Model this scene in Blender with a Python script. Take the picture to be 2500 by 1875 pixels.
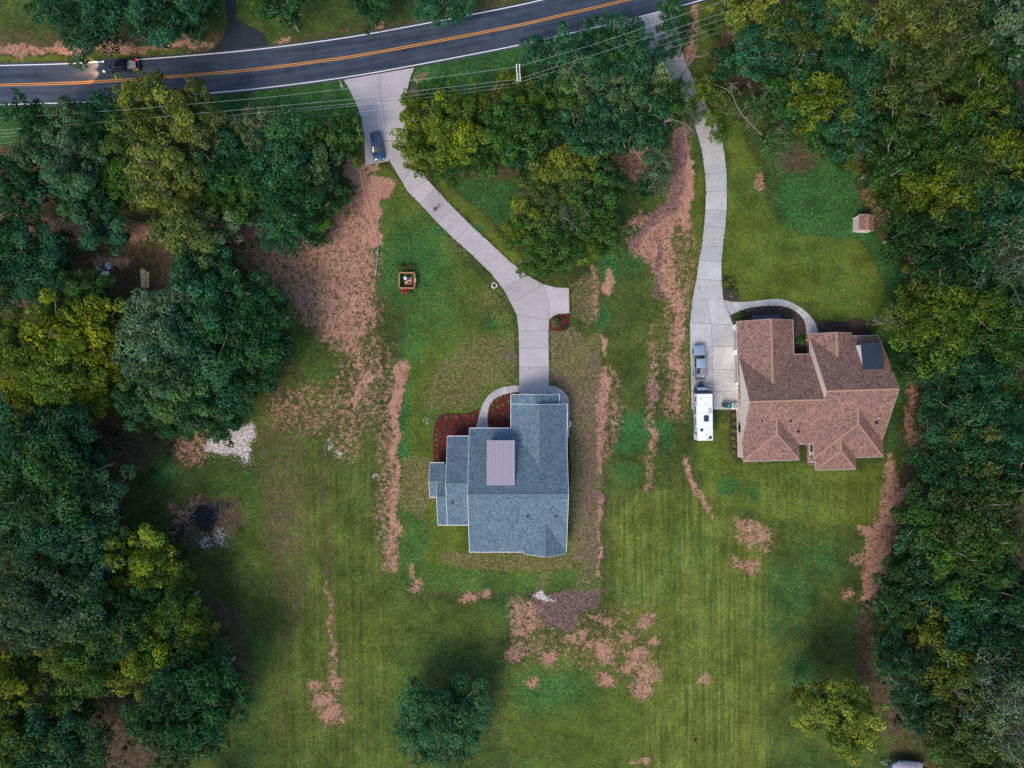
import bpy, bmesh, math, random
import numpy as np
from mathutils import Vector, Matrix

# ------------------------------------------------------------------ start
for o in list(bpy.data.objects):
    bpy.data.objects.remove(o)
SC = bpy.context.scene
COL = SC.collection
R = math.radians
PI = math.pi

# ------------------------------------------------------------------ camera, sky, sun, exposure
H = 118.0            # drone height (m)
S = 0.068            # metres of ground per photo pixel (photo 2500 x 1875)
cam = bpy.data.cameras.new("camera")
cam.sensor_width = 36.0
cam.lens = 18.0 * H / (1250 * S)
cam.clip_end = 3000
camo = bpy.data.objects.new("camera", cam)
camo.location = (0, 0, H)
camo.rotation_euler = (0, 0, 0)
COL.objects.link(camo)
SC.camera = camo

SUN_EL, SUN_AZ = 50.0, 214.0      # light comes from the lower left of the photo (azimuth clockwise from +Y)
world = bpy.data.worlds.new("World")
SC.world = world
world.use_nodes = True
wn = world.node_tree
wn.nodes.clear()
sky = wn.nodes.new("ShaderNodeTexSky")
sky.sky_type = 'NISHITA'
sky.sun_disc = False
sky.sun_elevation = R(SUN_EL)
sky.sun_rotation = R(SUN_AZ)
sky.air_density = 1.1
sky.dust_density = 2.0
sky.ozone_density = 1.5
bg = wn.nodes.new("ShaderNodeBackground")
bg.inputs[1].default_value = 0.15
wo = wn.nodes.new("ShaderNodeOutputWorld")
wn.links.new(sky.outputs[0], bg.inputs[0])
wn.links.new(bg.outputs[0], wo.inputs[0])

sl = bpy.data.lights.new("sun", 'SUN')
sl.energy = 1.7
sl.angle = R(22)
sl.color = (1.0, 0.84, 0.68)
so = bpy.data.objects.new("sun", sl)
az, el = R(SUN_AZ), R(SUN_EL)
sdir = Vector((math.sin(az) * math.cos(el), math.cos(az) * math.cos(el), math.sin(el)))
so.rotation_euler = sdir.to_track_quat('Z', 'Y').to_euler()
so.location = sdir * 200
COL.objects.link(so)

SC.view_settings.view_transform = 'Standard'
SC.view_settings.look = 'None'
SC.view_settings.gamma = 1.0
SC.view_settings.use_curve_mapping = False
SC.view_settings.exposure = 0.55
SC.render.engine = 'CYCLES'
SC.cycles.use_denoising = False
SC.cycles.sample_clamp_indirect = 3.0
SC.cycles.max_bounces = 6
SC.cycles.diffuse_bounces = 3
SC.cycles.transmission_bounces = 4
SC.cycles.transparent_max_bounces = 4

# ------------------------------------------------------------------ helpers
def W(px, py, h=0.0):
    """photo pixel seen at height h -> world point"""
    k = S * (H - h) / H
    return Vector(((px - 1250) * k, (937.5 - py) * k, h))

def WL(pts, h=0.0, z=None):
    out = []
    for p in pts:
        v = W(p[0], p[1], h)
        if z is not None:
            v.z = z
        out.append(v)
    return out

class MB:
    """collects shapes, builds ONE mesh object"""
    def __init__(s):
        s.v, s.f, s.m = [], [], []
    def add(s, verts, faces, m=0):
        n = len(s.v)
        s.v += [tuple(v) for v in verts]
        s.f += [tuple(i + n for i in f) for f in faces]
        s.m += [m] * len(faces)
        return s
    def box(s, c, d, m=0, rz=0.0, M=None):
        x, y, z = d[0] / 2, d[1] / 2, d[2] / 2
        vs = [Vector(p) for p in ((-x, -y, -z), (x, -y, -z), (x, y, -z), (-x, y, -z), (-x, -y, z), (x, -y, z), (x, y, z), (-x, y, z))]
        rot = M if M is not None else Matrix.Rotation(rz, 3, 'Z')
        vs = [rot @ v + Vector(c) for v in vs]
        return s.add(vs, [(0, 3, 2, 1), (4, 5, 6, 7), (0, 1, 5, 4), (1, 2, 6, 5), (2, 3, 7, 6), (3, 0, 4, 7)], m)
    def bar(s, a, b, w, h, m=0):
        a, b = Vector(a), Vector(b)
        d = b - a
        M = d.to_track_quat('X', 'Z').to_matrix()
        return s.box((a + b) / 2, (d.length, w, h), m, M=M)
    def bev(s, c, d, r=0.05, m=0, rz=0.0):
        """box with chamfered vertical and top edges"""
        x, y, z = d[0] / 2, d[1] / 2, d[2] / 2
        def ring(i, zz):
            a, b = x - i, y - i
            return [(-a + r, -b, zz), (a - r, -b, zz), (a, -b + r, zz), (a, b - r, zz), (a - r, b, zz), (-a + r, b, zz), (-a, b - r, zz), (-a, -b + r, zz)]
        vs = ring(0, -z) + ring(0, z - r) + ring(min(r, .6 * min(x, y)), z)
        rot = Matrix.Rotation(rz, 3, 'Z')
        vs = [rot @ Vector(v) + Vector(c) for v in vs]
        fs = [tuple(range(7, -1, -1)), tuple(range(16, 24))]
        for k in (0, 8):
            for i in range(8):
                j = (i + 1) % 8
                fs.append((k + i, k + j, k + 8 + j, k + 8 + i))
        return s.add(vs, fs, m)
    def tube(s, pts, radii, n=6, m=0, cap=True):
        pts = [Vector(p) for p in pts]
        if not hasattr(radii, '__len__'):
            radii = [radii] * len(pts)
        rings, vs = [], []
        up = Vector((0, 0, 1))
        for i, p in enumerate(pts):
            d = (pts[min(i + 1, len(pts) - 1)] - pts[max(i - 1, 0)])
            if d.length < 1e-6:
                d = Vector((0, 0, 1))
            d.normalize()
            a = d.cross(up)
            if a.length < 1e-3:
                a = Vector((1, 0, 0))
            a.normalize()
            b = d.cross(a)
            for k in range(n):
                t = 2 * PI * k / n
                vs.append(p + (a * math.cos(t) + b * math.sin(t)) * radii[i])
        fs = []
        for i in range(len(pts) - 1):
            for k in range(n):
                j = (k + 1) % n
                fs.append((i * n + k, i * n + j, (i + 1) * n + j, (i + 1) * n + k))
        if cap:
            fs.append(tuple(range(n - 1, -1, -1)))
            fs.append(tuple((len(pts) - 1) * n + k for k in range(n)))
        return s.add(vs, fs, m)
    def lathe(s, prof, c=(0, 0, 0), n=16, m=0):
        vs, fs = [], []
        for r, z in prof:
            for k in range(n):
                t = 2 * PI * k / n
                vs.append((c[0] + r * math.cos(t), c[1] + r * math.sin(t), c[2] + z))
        for i in range(len(prof) - 1):
            for k in range(n):
                j = (k + 1) % n
                fs.append((i * n + k, i * n + j, (i + 1) * n + j, (i + 1) * n + k))
        fs.append(tuple(range(n - 1, -1, -1)))
        fs.append(tuple((len(prof) - 1) * n + k for k in range(n)))
        return s.add(vs, fs, m)
    def torus(s, c, R0, r0, n=20, k=8, m=0):
        vs, fs = [], []
        for i in range(n):
            a = 2 * PI * i / n
            for j in range(k):
                b = 2 * PI * j / k
                q = R0 + r0 * math.cos(b)
                vs.append((c[0] + q * math.cos(a), c[1] + q * math.sin(a), c[2] + r0 * math.sin(b)))
        for i in range(n):
            for j in range(k):
                fs.append((i * k + j, ((i + 1) % n) * k + j, ((i + 1) % n) * k + (j + 1) % k, i * k + (j + 1) % k))
        return s.add(vs, fs, m)
    def prism(s, pts, z0, z1, m=0):
        """extrude a ccw outline (x,y)"""
        n = len(pts)
        a = sum(pts[i][0] * pts[(i + 1) % n][1] - pts[(i + 1) % n][0] * pts[i][1] for i in range(n))
        if a < 0:
            pts = pts[::-1]
        vs = [(p[0], p[1], z0) for p in pts] + [(p[0], p[1], z1) for p in pts]
        fs = [tuple(range(n - 1, -1, -1)), tuple(range(n, 2 * n))]
        for i in range(n):
            j = (i + 1) % n
            fs.append((i, j, n + j, n + i))
        return s.add(vs, fs, m)
    def loft(s, rings, m=0, cap=True):
        n = len(rings[0])
        vs = [v for r in rings for v in r]
        fs = []
        for i in range(len(rings) - 1):
            for k in range(n):
                j = (k + 1) % n
                fs.append((i * n + k, i * n + j, (i + 1) * n + j, (i + 1) * n + k))
        if cap:
            fs.append(tuple(range(n - 1, -1, -1)))
            fs.append(tuple((len(rings) - 1) * n + k for k in range(n)))
        return s.add(vs, fs, m)
    def build(s, name, mats, parent=None, smooth=False, loc=None, fix=True):
        me = bpy.data.meshes.new(name)
        me.from_pydata(s.v, [], s.f)
        if not isinstance(mats, (list, tuple)):
            mats = [mats]
        for m in mats:
            me.materials.append(m)
        me.polygons.foreach_set("material_index", s.m)
        if fix:
            bm = bmesh.new()
            bm.from_mesh(me)
            bmesh.ops.recalc_face_normals(bm, faces=bm.faces)
            bm.to_mesh(me)
            bm.free()
        if smooth:
            me.shade_smooth()
            me.set_sharp_from_angle(angle=R(38))
        me.update()
        o = bpy.data.objects.new(name, me)
        COL.objects.link(o)
        if parent is not None:
            o.parent = parent
        if loc is not None:
            o.location = loc
        return o

def mesh_np(name, v, f, mat, parent=None, mi=None):
    """quads / tris from numpy arrays"""
    me = bpy.data.meshes.new(name)
    nv, nf, k = len(v), len(f), f.shape[1]
    me.vertices.add(nv)
    me.vertices.foreach_set("co", np.ascontiguousarray(v, dtype=np.float32).ravel())
    me.loops.add(nf * k)
    me.polygons.add(nf)
    me.loops.foreach_set("vertex_index", np.ascontiguousarray(f, dtype=np.int32).ravel())
    me.polygons.foreach_set("loop_start", np.arange(0, nf * k, k, dtype=np.int32))
    me.polygons.foreach_set("loop_total", np.full(nf, k, dtype=np.int32))
    for m in (mat if isinstance(mat, (list, tuple)) else [mat]):
        me.materials.append(m)
    if mi is not None:
        me.polygons.foreach_set("material_index", mi)
    me.update(calc_edges=True)
    return me

def tag(o, label=None, cat=None, group=None, kind=None):
    if label: o['label'] = label
    if cat: o['category'] = cat
    if group: o['group'] = group
    if kind: o['kind'] = kind
    return o

def thing(name, label, cat, loc=(0, 0, 0), rz=0.0, group=None):
    o = bpy.data.objects.new(name, None)
    o.empty_display_size = 0.3
    COL.objects.link(o)
    o.location = loc
    o.rotation_euler = (0, 0, rz)
    return tag(o, label, cat, group)

def copy_tree(o, parent=None):
    c = o.copy()
    COL.objects.link(c)
    if parent is not None:
        c.parent = parent
    for ch in list(o.children):
        copy_tree(ch, c)
    return c

def catmull(pts, n=8):
    P = [Vector((p[0], p[1], p[2] if len(p) > 2 else 0)) for p in pts]
    P = [P[0] * 2 - P[1]] + P + [P[-1] * 2 - P[-2]]
    out = []
    for i in range(1, len(P) - 2):
        a, b, c, d = P[i - 1:i + 3]
        for k in range(n):
            t = k / n
            out.append(0.5 * ((2 * b) + (c - a) * t + (2 * a - 5 * b + 4 * c - d) * t * t + (3 * b - a - 3 * c + d) * t ** 3))
    out.append(P[-2])
    return out

# ------------------------------------------------------------------ materials
class NT:
    def __init__(s, name):
        s.mat = bpy.data.materials.new(name)
        s.mat.use_nodes = True
        s.t = s.mat.node_tree
        s.t.nodes.clear()
        s.out = s.t.nodes.new("ShaderNodeOutputMaterial")
    def n(s, typ, ins=None, **kw):
        nd = s.t.nodes.new(typ)
        for k, v in kw.items():
            setattr(nd, k, v)
        for k, v in (ins or {}).items():
            if hasattr(v, 'is_linked') or isinstance(v, bpy.types.NodeSocket):
                s.t.links.new(v, nd.inputs[k])
            else:
                nd.inputs[k].default_value = v
        return nd
    def mix(s, f, a, b, mode='MIX'):
        nd = s.t.nodes.new("ShaderNodeMix")
        nd.data_type = 'RGBA'
        nd.blend_type = mode
        nd.clamp_factor = True
        for i, v in ((0, f), (6, a), (7, b)):
            if isinstance(v, bpy.types.NodeSocket):
                s.t.links.new(v, nd.inputs[i])
            elif i == 0:
                nd.inputs[0].default_value = v
            else:
                nd.inputs[i].default_value = (v[0], v[1], v[2], 1.0)
        return nd.outputs[2]
    def math(s, op, a, b=0.0, c=0.0, clamp=False):
        nd = s.t.nodes.new("ShaderNodeMath")
        nd.operation = op
        nd.use_clamp = clamp
        for i, v in enumerate((a, b, c)):
            if isinstance(v, bpy.types.NodeSocket):
                s.t.links.new(v, nd.inputs[i])
            else:
                nd.inputs[i].default_value = v
        return nd.outputs[0]
    def coord(s, scale=(1, 1, 1), kind="Object", loc=(0, 0, 0), rot=(0, 0, 0)):
        tc = s.t.nodes.new("ShaderNodeTexCoord")
        mp = s.t.nodes.new("ShaderNodeMapping")
        mp.inputs['Scale'].default_value = scale
        mp.inputs['Location'].default_value = loc
        mp.inputs['Rotation'].default_value = rot
        s.t.links.new(tc.outputs[kind], mp.inputs[0])
        return mp.outputs[0]
    def noise(s, vec, scale, detail=4.0, rough=0.55, dist=0.0):
        nd = s.n("ShaderNodeTexNoise", {'Vector': vec, 'Scale': scale, 'Detail': detail, 'Roughness': rough, 'Distortion': dist})
        return nd.outputs[0]
    def ramp(s, f, a=0.3, b=0.7):
        nd = s.n("ShaderNodeMapRange", {'Value': f, 'From Min': a, 'From Max': b, 'To Min': 0.0, 'To Max': 1.0})
        nd.clamp = True
        return nd.outputs[0]
    def scale(s, col, f):
        nd = s.t.nodes.new("ShaderNodeVectorMath")
        nd.operation = 'SCALE'
        s.t.links.new(col, nd.inputs[0])
        if isinstance(f, bpy.types.NodeSocket):
            s.t.links.new(f, nd.inputs['Scale'])
        else:
            nd.inputs['Scale'].default_value = f
        return nd.outputs[0]
    def bsdf(s, color, rough=0.6, metal=0.0, bump=None, bstr=0.3, bdist=0.05, spec=0.5, coat=0.0, emit=None, estr=0.0, trans=0.0):
        nd = s.t.nodes.new("ShaderNodeBsdfPrincipled")
        if isinstance(color, bpy.types.NodeSocket):
            s.t.links.new(color, nd.inputs['Base Color'])
        else:
            nd.inputs['Base Color'].default_value = (*color[:3], 1)
        if isinstance(rough, bpy.types.NodeSocket):
            s.t.links.new(rough, nd.inputs['Roughness'])
        else:
            nd.inputs['Roughness'].default_value = rough
        nd.inputs['Metallic'].default_value = metal
        nd.inputs['Specular IOR Level'].default_value = spec
        nd.inputs['Coat Weight'].default_value = coat
        nd.inputs['Coat Roughness'].default_value = 0.05
        if emit is not None:
            nd.inputs['Emission Color'].default_value = (*emit, 1)
            nd.inputs['Emission Strength'].default_value = estr
        if bump is not None:
            b = s.n("ShaderNodeBump", {'Height': bump, 'Strength': bstr, 'Distance': bdist})
            s.t.links.new(b.outputs[0], nd.inputs['Normal'])
        s.t.links.new(nd.outputs[0], s.out.inputs[0])
        return s.mat

def simple(name, col, rough=0.6, metal=0.0, var=0.18, sc=6.0, **kw):
    """painted / plain surface with a little worn variation"""
    t = NT(name)
    v = t.coord()
    f = t.noise(v, sc, 5)
    c = t.mix(t.ramp(f, .25, .75), [x * (1 - var) for x in col], [min(1, x * (1 + var)) for x in col])
    return t.bsdf(c, rough, metal, **kw)

def glow(name, col, e):
    t = NT(name)
    return t.bsdf(col, 0.3, emit=col, estr=e)

M = {}
M['white'] = simple('white_paint', (.74, .73, .70), .5)
M['trim'] = simple('white_trim', (.78, .78, .78), .45, var=.06)
M['cream'] = simple('cream_siding', (.66, .55, .49), .6, var=.08)
M['black'] = simple('black_plastic', (.02, .02, .022), .45)
M['rubber'] = simple('tyre_rubber', (.02, .02, .021), .85)
M['gutter'] = simple('grey_gutter', (.42, .41, .41), .5, var=.1)
M['fascia_brown'] = simple('taupe_fascia', (.40, .31, .28), .55, var=.1)
M['pebble'] = simple('pale_pebbles', (.36, .33, .31), .9, var=.4)
M['char'] = simple('charred_wood', (.012, .012, .016), .9, var=.5)
M['glass'] = simple('dark_glass', (.012, .022, .028), .06, var=.1, spec=.7)
M['steel'] = simple('galvanised_steel', (.42, .43, .44), .4, .7)
M['rim'] = simple('alloy_rim', (.5, .5, .5), .3, .8)
M['wood'] = simple('cedar_wood', (.36, .17, .08), .7, var=.3)
M['lumber'] = simple('fresh_lumber', (.62, .50, .24), .7, var=.22)
M['brick'] = simple('red_brick', (.28, .11, .08), .8, var=.3)
M['red'] = simple('red_hose', (.55, .01, .03), .4)
M['blue'] = simple('blue_tarp', (.02, .10, .55), .4)
M['ltblue'] = simple('pale_blue_plastic', (.45, .55, .68), .4)
M['teal'] = simple('teal_tarp', (.03, .12, .14), .5)
M['bin_blue'] = simple('navy_bin', (.012, .03, .07), .45)
M['bin_green'] = simple('green_bin', (.01, .20, .12), .45)
M['silver'] = simple('silver_blue_paint', (.33, .42, .52), .28, .45, var=.05, coat=.6)
M['midnight'] = simple('midnight_blue_paint', (.010, .050, .135), .2, .3, var=.06, coat=1.0)
M['truckblack'] = simple('black_blue_paint', (.010, .016, .028), .22, .3, var=.06, coat=1.0)
M['rv'] = simple('rv_white', (.74, .77, .80), .4, var=.05)
M['navy'] = simple('rv_navy', (.02, .035, .08), .35)
M['bed'] = simple('truck_bed_liner', (.22, .24, .28), .7)
M['stone'] = simple('white_stone', (.62, .60, .56), .8)
M['slate'] = simple('slate_metal_roof', (.035, .05, .08), .45, .3, var=.2)
M['lilac'] = simple('pale_metal_roof', (.36, .325, .385), .42, .15, var=.06)
M['rope'] = simple('white_rope', (.48, .48, .44), .7)
M['wire'] = simple('aluminium_wire', (.62, .64, .64), .4, .3)
M['pole'] = simple('weathered_pole', (.22, .18, .14), .8)
M['skin'] = simple('skin', (.45, .27, .19), .6)
M['cloth'] = simple('dark_navy_clothes', (.012, .016, .03), .8)
M['tail'] = glow('tail_lamp_lit', (1.0, .02, .03), 1.6)
M['taildim'] = simple('tail_lamp', (.25, .01, .01), .3)
M['head'] = glow('head_lamp_lit', (1.0, .72, .38), 3.0)
M['lamp'] = simple('head_lamp', (.6, .62, .64), .2)
M['bulb'] = glow('lamp_bulb_lit', (1.0, .78, .45), 6.0)
M['deck'] = simple('porch_boards', (.25, .12, .09), .7, var=.25)
M['garage'] = simple('grey_garage_door', (.30, .30, .31), .5, var=.06)
M['hullgrey'] = simple('boat_cover_grey', (.30, .31, .40), .6, var=.12)
M['hullteal'] = simple('boat_hull_teal', (.02, .07, .10), .35)

def bark_mat(name, a, b):
    t = NT(name)
    v = t.coord((1, 1, .35))
    f = t.noise(v, 5.0, 6, .65)
    return t.bsdf(t.mix(t.ramp(f, .3, .7), a, b), .9, bump=f, bstr=.4)
M['bark'] = bark_mat('pale_bark', (.13, .105, .085), (.40, .37, .33))
M['deadbark'] = bark_mat('dead_wood', (.07, .058, .048), (.22, .19, .165))

def leaf_mat(name, trans=.28):
    """colour from the object's own colour, varied leaf by leaf and clump by clump"""
    t = NT(name)
    oi = t.n("ShaderNodeObjectInfo")
    ge = t.n("ShaderNodeNewGeometry")
    rnd = ge.outputs['Random Per Island']
    v = t.coord()
    f = t.noise(v, 0.55, 3)
    base = oi.outputs['Color']
    warm = t.mix(1.0, base, (1.28, 1.18, .8), 'MULTIPLY')
    cool = t.mix(1.0, base, (.62, .82, .95), 'MULTIPLY')
    c = t.mix(t.ramp(f, .35, .65), cool, warm)
    k = t.math('MULTIPLY_ADD', rnd, .9, .55)
    ta = t.n("ShaderNodeAttribute", attribute_name='tone')
    c = t.scale(c, t.math('MULTIPLY', k, ta.outputs['Fac']))
    d = t.n("ShaderNodeBsdfDiffuse", {'Color': c})
    tr = t.n("ShaderNodeBsdfTranslucent", {'Color': t.mix(1.0, c, (1.1, 1.2, .6), 'MULTIPLY')})
    gl = t.n("ShaderNodeBsdfGlossy", {'Color': (.5, .55, .55, 1), 'Roughness': .5})
    m1 = t.n("ShaderNodeMixShader", {0: trans, 1: d.outputs[0], 2: tr.outputs[0]})
    m2 = t.n("ShaderNodeMixShader", {0: .015, 1: m1.outputs[0], 2: gl.outputs[0]})
    t.t.links.new(m2.outputs[0], t.out.inputs[0])
    return t.mat
M['leaf'] = leaf_mat('foliage')

def shingle_mat(name, cols, dark):
    t = NT(name)
    ge = t.n("ShaderNodeNewGeometry")
    rnd = ge.outputs['Random Per Island']
    v = t.coord()
    big = t.noise(v, .45, 4)
    g = t.noise(v, 14.0, 3)
    c = t.mix(rnd, cols[0], cols[1])
    c = t.mix(t.ramp(rnd, .80, .86), c, dark)
    c = t.mix(t.ramp(big, .3, .75), c, t.mix(1.0, c, (.80, .84, .88), 'MULTIPLY'))
    k = t.math('MULTIPLY_ADD', g, .9, .55)
    return t.bsdf(t.scale(c, k), .9, bump=g, bstr=.25, spec=.2)
M['sh_grey'] = shingle_mat('grey_blue_shingles', ((.088, .148, .198), (.165, .232, .285)), (.072, .126, .172))
M['sh_brown'] = shingle_mat('brown_shingles', ((.188, .106, .086), (.350, .212, .170)), (.150, .088, .076))
M['cap_grey'] = simple('grey_ridge_cap', (.10, .14, .18), .9, var=.35, sc=9)
M['cap_brown'] = simple('brown_ridge_cap', (.34, .20, .145), .9, var=.35, sc=9)
M['under_grey'] = simple('grey_roof_felt', (.08, .10, .12), .9)
M['under_brown'] = simple('brown_roof_felt', (.12, .07, .055), .9)
# ------------------------------------------------------------------ ground
_rs = np.random.RandomState(7)
_tab = _rs.rand(256, 256)
def vnoise(x, y, seed=0):
    x = x + seed * 17.31
    y = y + seed * 31.77
    xi, yi = np.floor(x).astype(int), np.floor(y).astype(int)
    fx, fy = x - xi, y - yi
    fx = fx * fx * (3 - 2 * fx)
    fy = fy * fy * (3 - 2 * fy)
    a = _tab[xi & 255, yi & 255]; b = _tab[(xi + 1) & 255, yi & 255]
    c = _tab[xi & 255, (yi + 1) & 255]; d = _tab[(xi + 1) & 255, (yi + 1) & 255]
    return (a * (1 - fx) + b * fx) * (1 - fy) + (c * (1 - fx) + d * fx) * fy
def fbm(x, y, sc, octv=4, seed=0):
    s, a, t = 0, .5, 0
    for i in range(octv):
        s = s + a * vnoise(x / sc, y / sc, seed + i * 3)
        t += a
        a *= .55
        sc /= 2.03
    return s / t
def sstep(a, b, x):
    t = np.clip((x - a) / (b - a), 0, 1)
    return t * t * (3 - 2 * t)

def axis(lo, hi, step, far):
    core = np.arange(lo, hi + 1e-6, step)
    ext = [hi + d for d in (3, 8, 18, 40, 90, 200, far)]
    return np.concatenate([[-e for e in ext[::-1]], core, ext]) if abs(lo + hi) < 1e-6 else core
gx = axis(-90, 90, .3, 600)
gy = axis(-69, 69, .3, 600)
GX, GY = np.meshgrid(gx, gy)
PX, PY = 1250 + GX / S, 937.5 - GY / S
ND = 16.0
DX = PX + (fbm(PX, PY, 46, 5, 1) - .5) * 2 * ND + (fbm(PX, PY, 9, 2, 5) - .5) * 7
DY = PY + (fbm(PX, PY, 46, 5, 9) - .5) * 2 * ND + (fbm(PX, PY, 9, 2, 6) - .5) * 7

def _sub(x0, x1, y0, y1, raw):
    X, Y = (PX, PY) if raw else (DX, DY)
    m = (PX > x0) & (PX < x1) & (PY > y0) & (PY < y1)
    return m, X[m], Y[m]
def _segd(x, y, a, b):
    ax, ay = a; bx, by = b
    vx, vy = bx - ax, by - ay
    t = np.clip(((x - ax) * vx + (y - ay) * vy) / (vx * vx + vy * vy + 1e-9), 0, 1)
    return np.hypot(x - ax - t * vx, y - ay - t * vy), t
CH = {}
def ch(n):
    if n not in CH:
        CH[n] = np.zeros_like(PX)
    return CH[n]
def poly(n, pts, amp=1.0, soft=6.0, raw=False, op='max'):
    xs = [p[0] for p in pts]; ys = [p[1] for p in pts]
    m, x, y = _sub(min(xs) - 50, max(xs) + 50, min(ys) - 50, max(ys) + 50, raw)
    if not m.any():
        return
    d = np.full(x.shape, 1e9)
    ins = np.zeros(x.shape, bool)
    for i in range(len(pts)):
        a, b = pts[i], pts[(i + 1) % len(pts)]
        d = np.minimum(d, _segd(x, y, a, b)[0])
        c = ((a[1] > y) != (b[1] > y)) & (x < (b[0] - a[0]) * (y - a[1]) / (b[1] - a[1] + 1e-12) + a[0])
        ins ^= c
    sd = np.where(ins, -d, d)
    put(n, m, amp * (1 - sstep(-soft, soft, sd)), op)
def put(n, m, v, op='max'):
    A = ch(n)
    if op == 'max':
        A[m] = np.maximum(A[m], v)
    elif op == 'cut':
        A[m] = A[m] * (1 - v)
def stroke(n, pts, w, amp=1.0, soft=.6, raw=False, op='max'):
    ws = w if hasattr(w, '__len__') else [w] * len(pts)
    mx = max(ws) * 2 + 40
    m, x, y = _sub(min(p[0] for p in pts) - mx, max(p[0] for p in pts) + mx, min(p[1] for p in pts) - mx, max(p[1] for p in pts) + mx, raw)
    best = np.zeros(x.shape)
    for i in range(len(pts) - 1):
        d, t = _segd(x, y, pts[i], pts[i + 1])
        ww = (ws[i] * (1 - t) + ws[i + 1] * t) / 2
        best = np.maximum(best, 1 - sstep(1 - soft, 1 + soft, d / ww))
    put(n, m, amp * best, op)
def blob(n, cx, cy, rx, ry=None, amp=1.0, soft=.6, rot=0, raw=False, op='max'):
    ry = ry or rx
    q = max(rx, ry) * 1.8 + 30
    m, x, y = _sub(cx - q, cx + q, cy - q, cy + q, raw)
    c, s_ = math.cos(R(rot)), math.sin(R(rot))
    u, v = (x - cx) * c + (y - cy) * s_, -(x - cx) * s_ + (y - cy) * c
    put(n, m, amp * (1 - sstep(1 - soft, 1 + soft, np.hypot(u / rx, v / ry))), op)

# --- lawns
OL, LU, ST, DI, LI, SA, AS, PU, SR = 'olive', 'lush_and_shade', 'straw', 'dirt', 'litter', 'sand', 'ash', 'purple', 'stripe'  # lush-green channel also carries tree shade painted on the back lawn
ch(OL)[:] = .34 + (fbm(PX, PY, 260, 4, 21) - .5) * 1.3
ch(LU)[:] = np.clip((fbm(PX, PY, 220, 4, 33) - .5) * 2.2, 0, .5)
# mown verge of the road
poly(LU, [(-60, 240), (640, 205), (840, 190), (1250, 105), (1560, 30), (1560, 130), (1250, 215), (1010, 290), (850, 300), (640, 310), (-60, 370)], .9, 14)
poly(LU, [(560, 130), (1250, 15), (1250, -60), (560, -60)], .35, 20)
# grey house lawn
poly(OL, [(905, 410), (955, 400), (1000, 470), (1250, 770), (1270, 950), (1468, 800), (1466, 1446), (1018, 1446), (976, 1350), (985, 920), (990, 760), (930, 640), (915, 540)], .78, 5, raw=True)
blob(LU, 1010, 640, 110, 130, .95, .8)
blob(LU, 1120, 620, 60, 60, .5, .8)
blob(LU, 1060, 760, 90, 110, .7, .9)
blob(LU, 1005, 820, 34, 110, .8, .8)
blob(LU, 992, 1000, 14, 90, .9, .8)
blob(LU, 985, 1100, 22, 40, 1, .8)
blob(LU, 1010, 1330, 45, 120, .75, .8)
blob(LU, 1200, 1425, 200, 30, .65, .8)
poly(LU, [(1020, 1375), (1300, 1400), (1466, 1390), (1466, 1447), (1018, 1447), (990, 1380)], .62, 4, raw=True)
stroke(LI, [(1010, 1449), (1470, 1449)], 7, .6, .6, raw=True)
stroke(LU, [(988, 800), (986, 900), (976, 1060), (976, 1350)], 10, .9, .7, raw=True)
for x, y, a, b in ((1195, 775, 9, 26), (1202, 800, 10, 14), (1222, 825, 6, 12), (1160, 560, 26, 10), (1060, 565, 30, 16), (1400, 1050, 22, 30), (1400, 1105, 14, 20)):
    blob(LU, x, y, a, b, 1, .5)
poly(ST, [(1060, 880), (1150, 820), (1262, 800), (1268, 935), (1200, 950), (1165, 1000), (1060, 1010), (1030, 980)], .62, 22)
poly(ST, [(1344, 790), (1400, 800), (1466, 860), (1466, 1350), (1440, 1400), (1390, 1380), (1390, 960), (1344, 930)], .85, 12)
poly(ST, [(976, 1120), (1060, 1120), (1062, 1230), (1040, 1270), (976, 1250)], .72, 12)
poly(ST, [(1075, 1345), (1390, 1352), (1400, 1400), (1300, 1395), (1090, 1385)], .7, 10)
poly(ST, [(1395, 690), (1462, 650), (1462, 790), (1430, 800), (1400, 760)], .75, 14)
poly(ST, [(1425, 830), (1467, 800), (1467, 1447), (1400, 1447), (1420, 1360)], .62, 4, raw=True)
poly(PU, [(1440, 860), (1466, 840), (1466, 1380), (1430, 1380)], .45, 8, raw=True)
blob(ST, 1200, 735, 60, 45, .5)
blob(ST, 1130, 600, 45, 40, .45)
stroke(ST, [(1320, 1372), (1330, 1400), (1315, 1440)], 22, .7)
poly(OL, [(1062, 1285), (1146, 1285), (1146, 1350), (1062, 1350)], 1.0, 5)
poly(OL, [(1050, 1225), (1072, 1225), (1072, 1290), (1050, 1290)], .9, 5)
poly(OL, [(1340, 470), (1000, 400)], 0, 3)
# lawn right of the grey driveway
poly(OL, [(1050, 420), (1090, 440), (1200, 545), (1260, 610), (1320, 690), (1240, 640), (1120, 520)], .85, 8)
poly(LU, [(1075, 430), (1190, 425), (1280, 440), (1270, 560), (1215, 555), (1130, 480)], .85, 12)
poly(LI, [(1060, 410), (1190, 395), (1290, 400), (1285, 440), (1150, 440), (1085, 440)], .55, 12)
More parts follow.
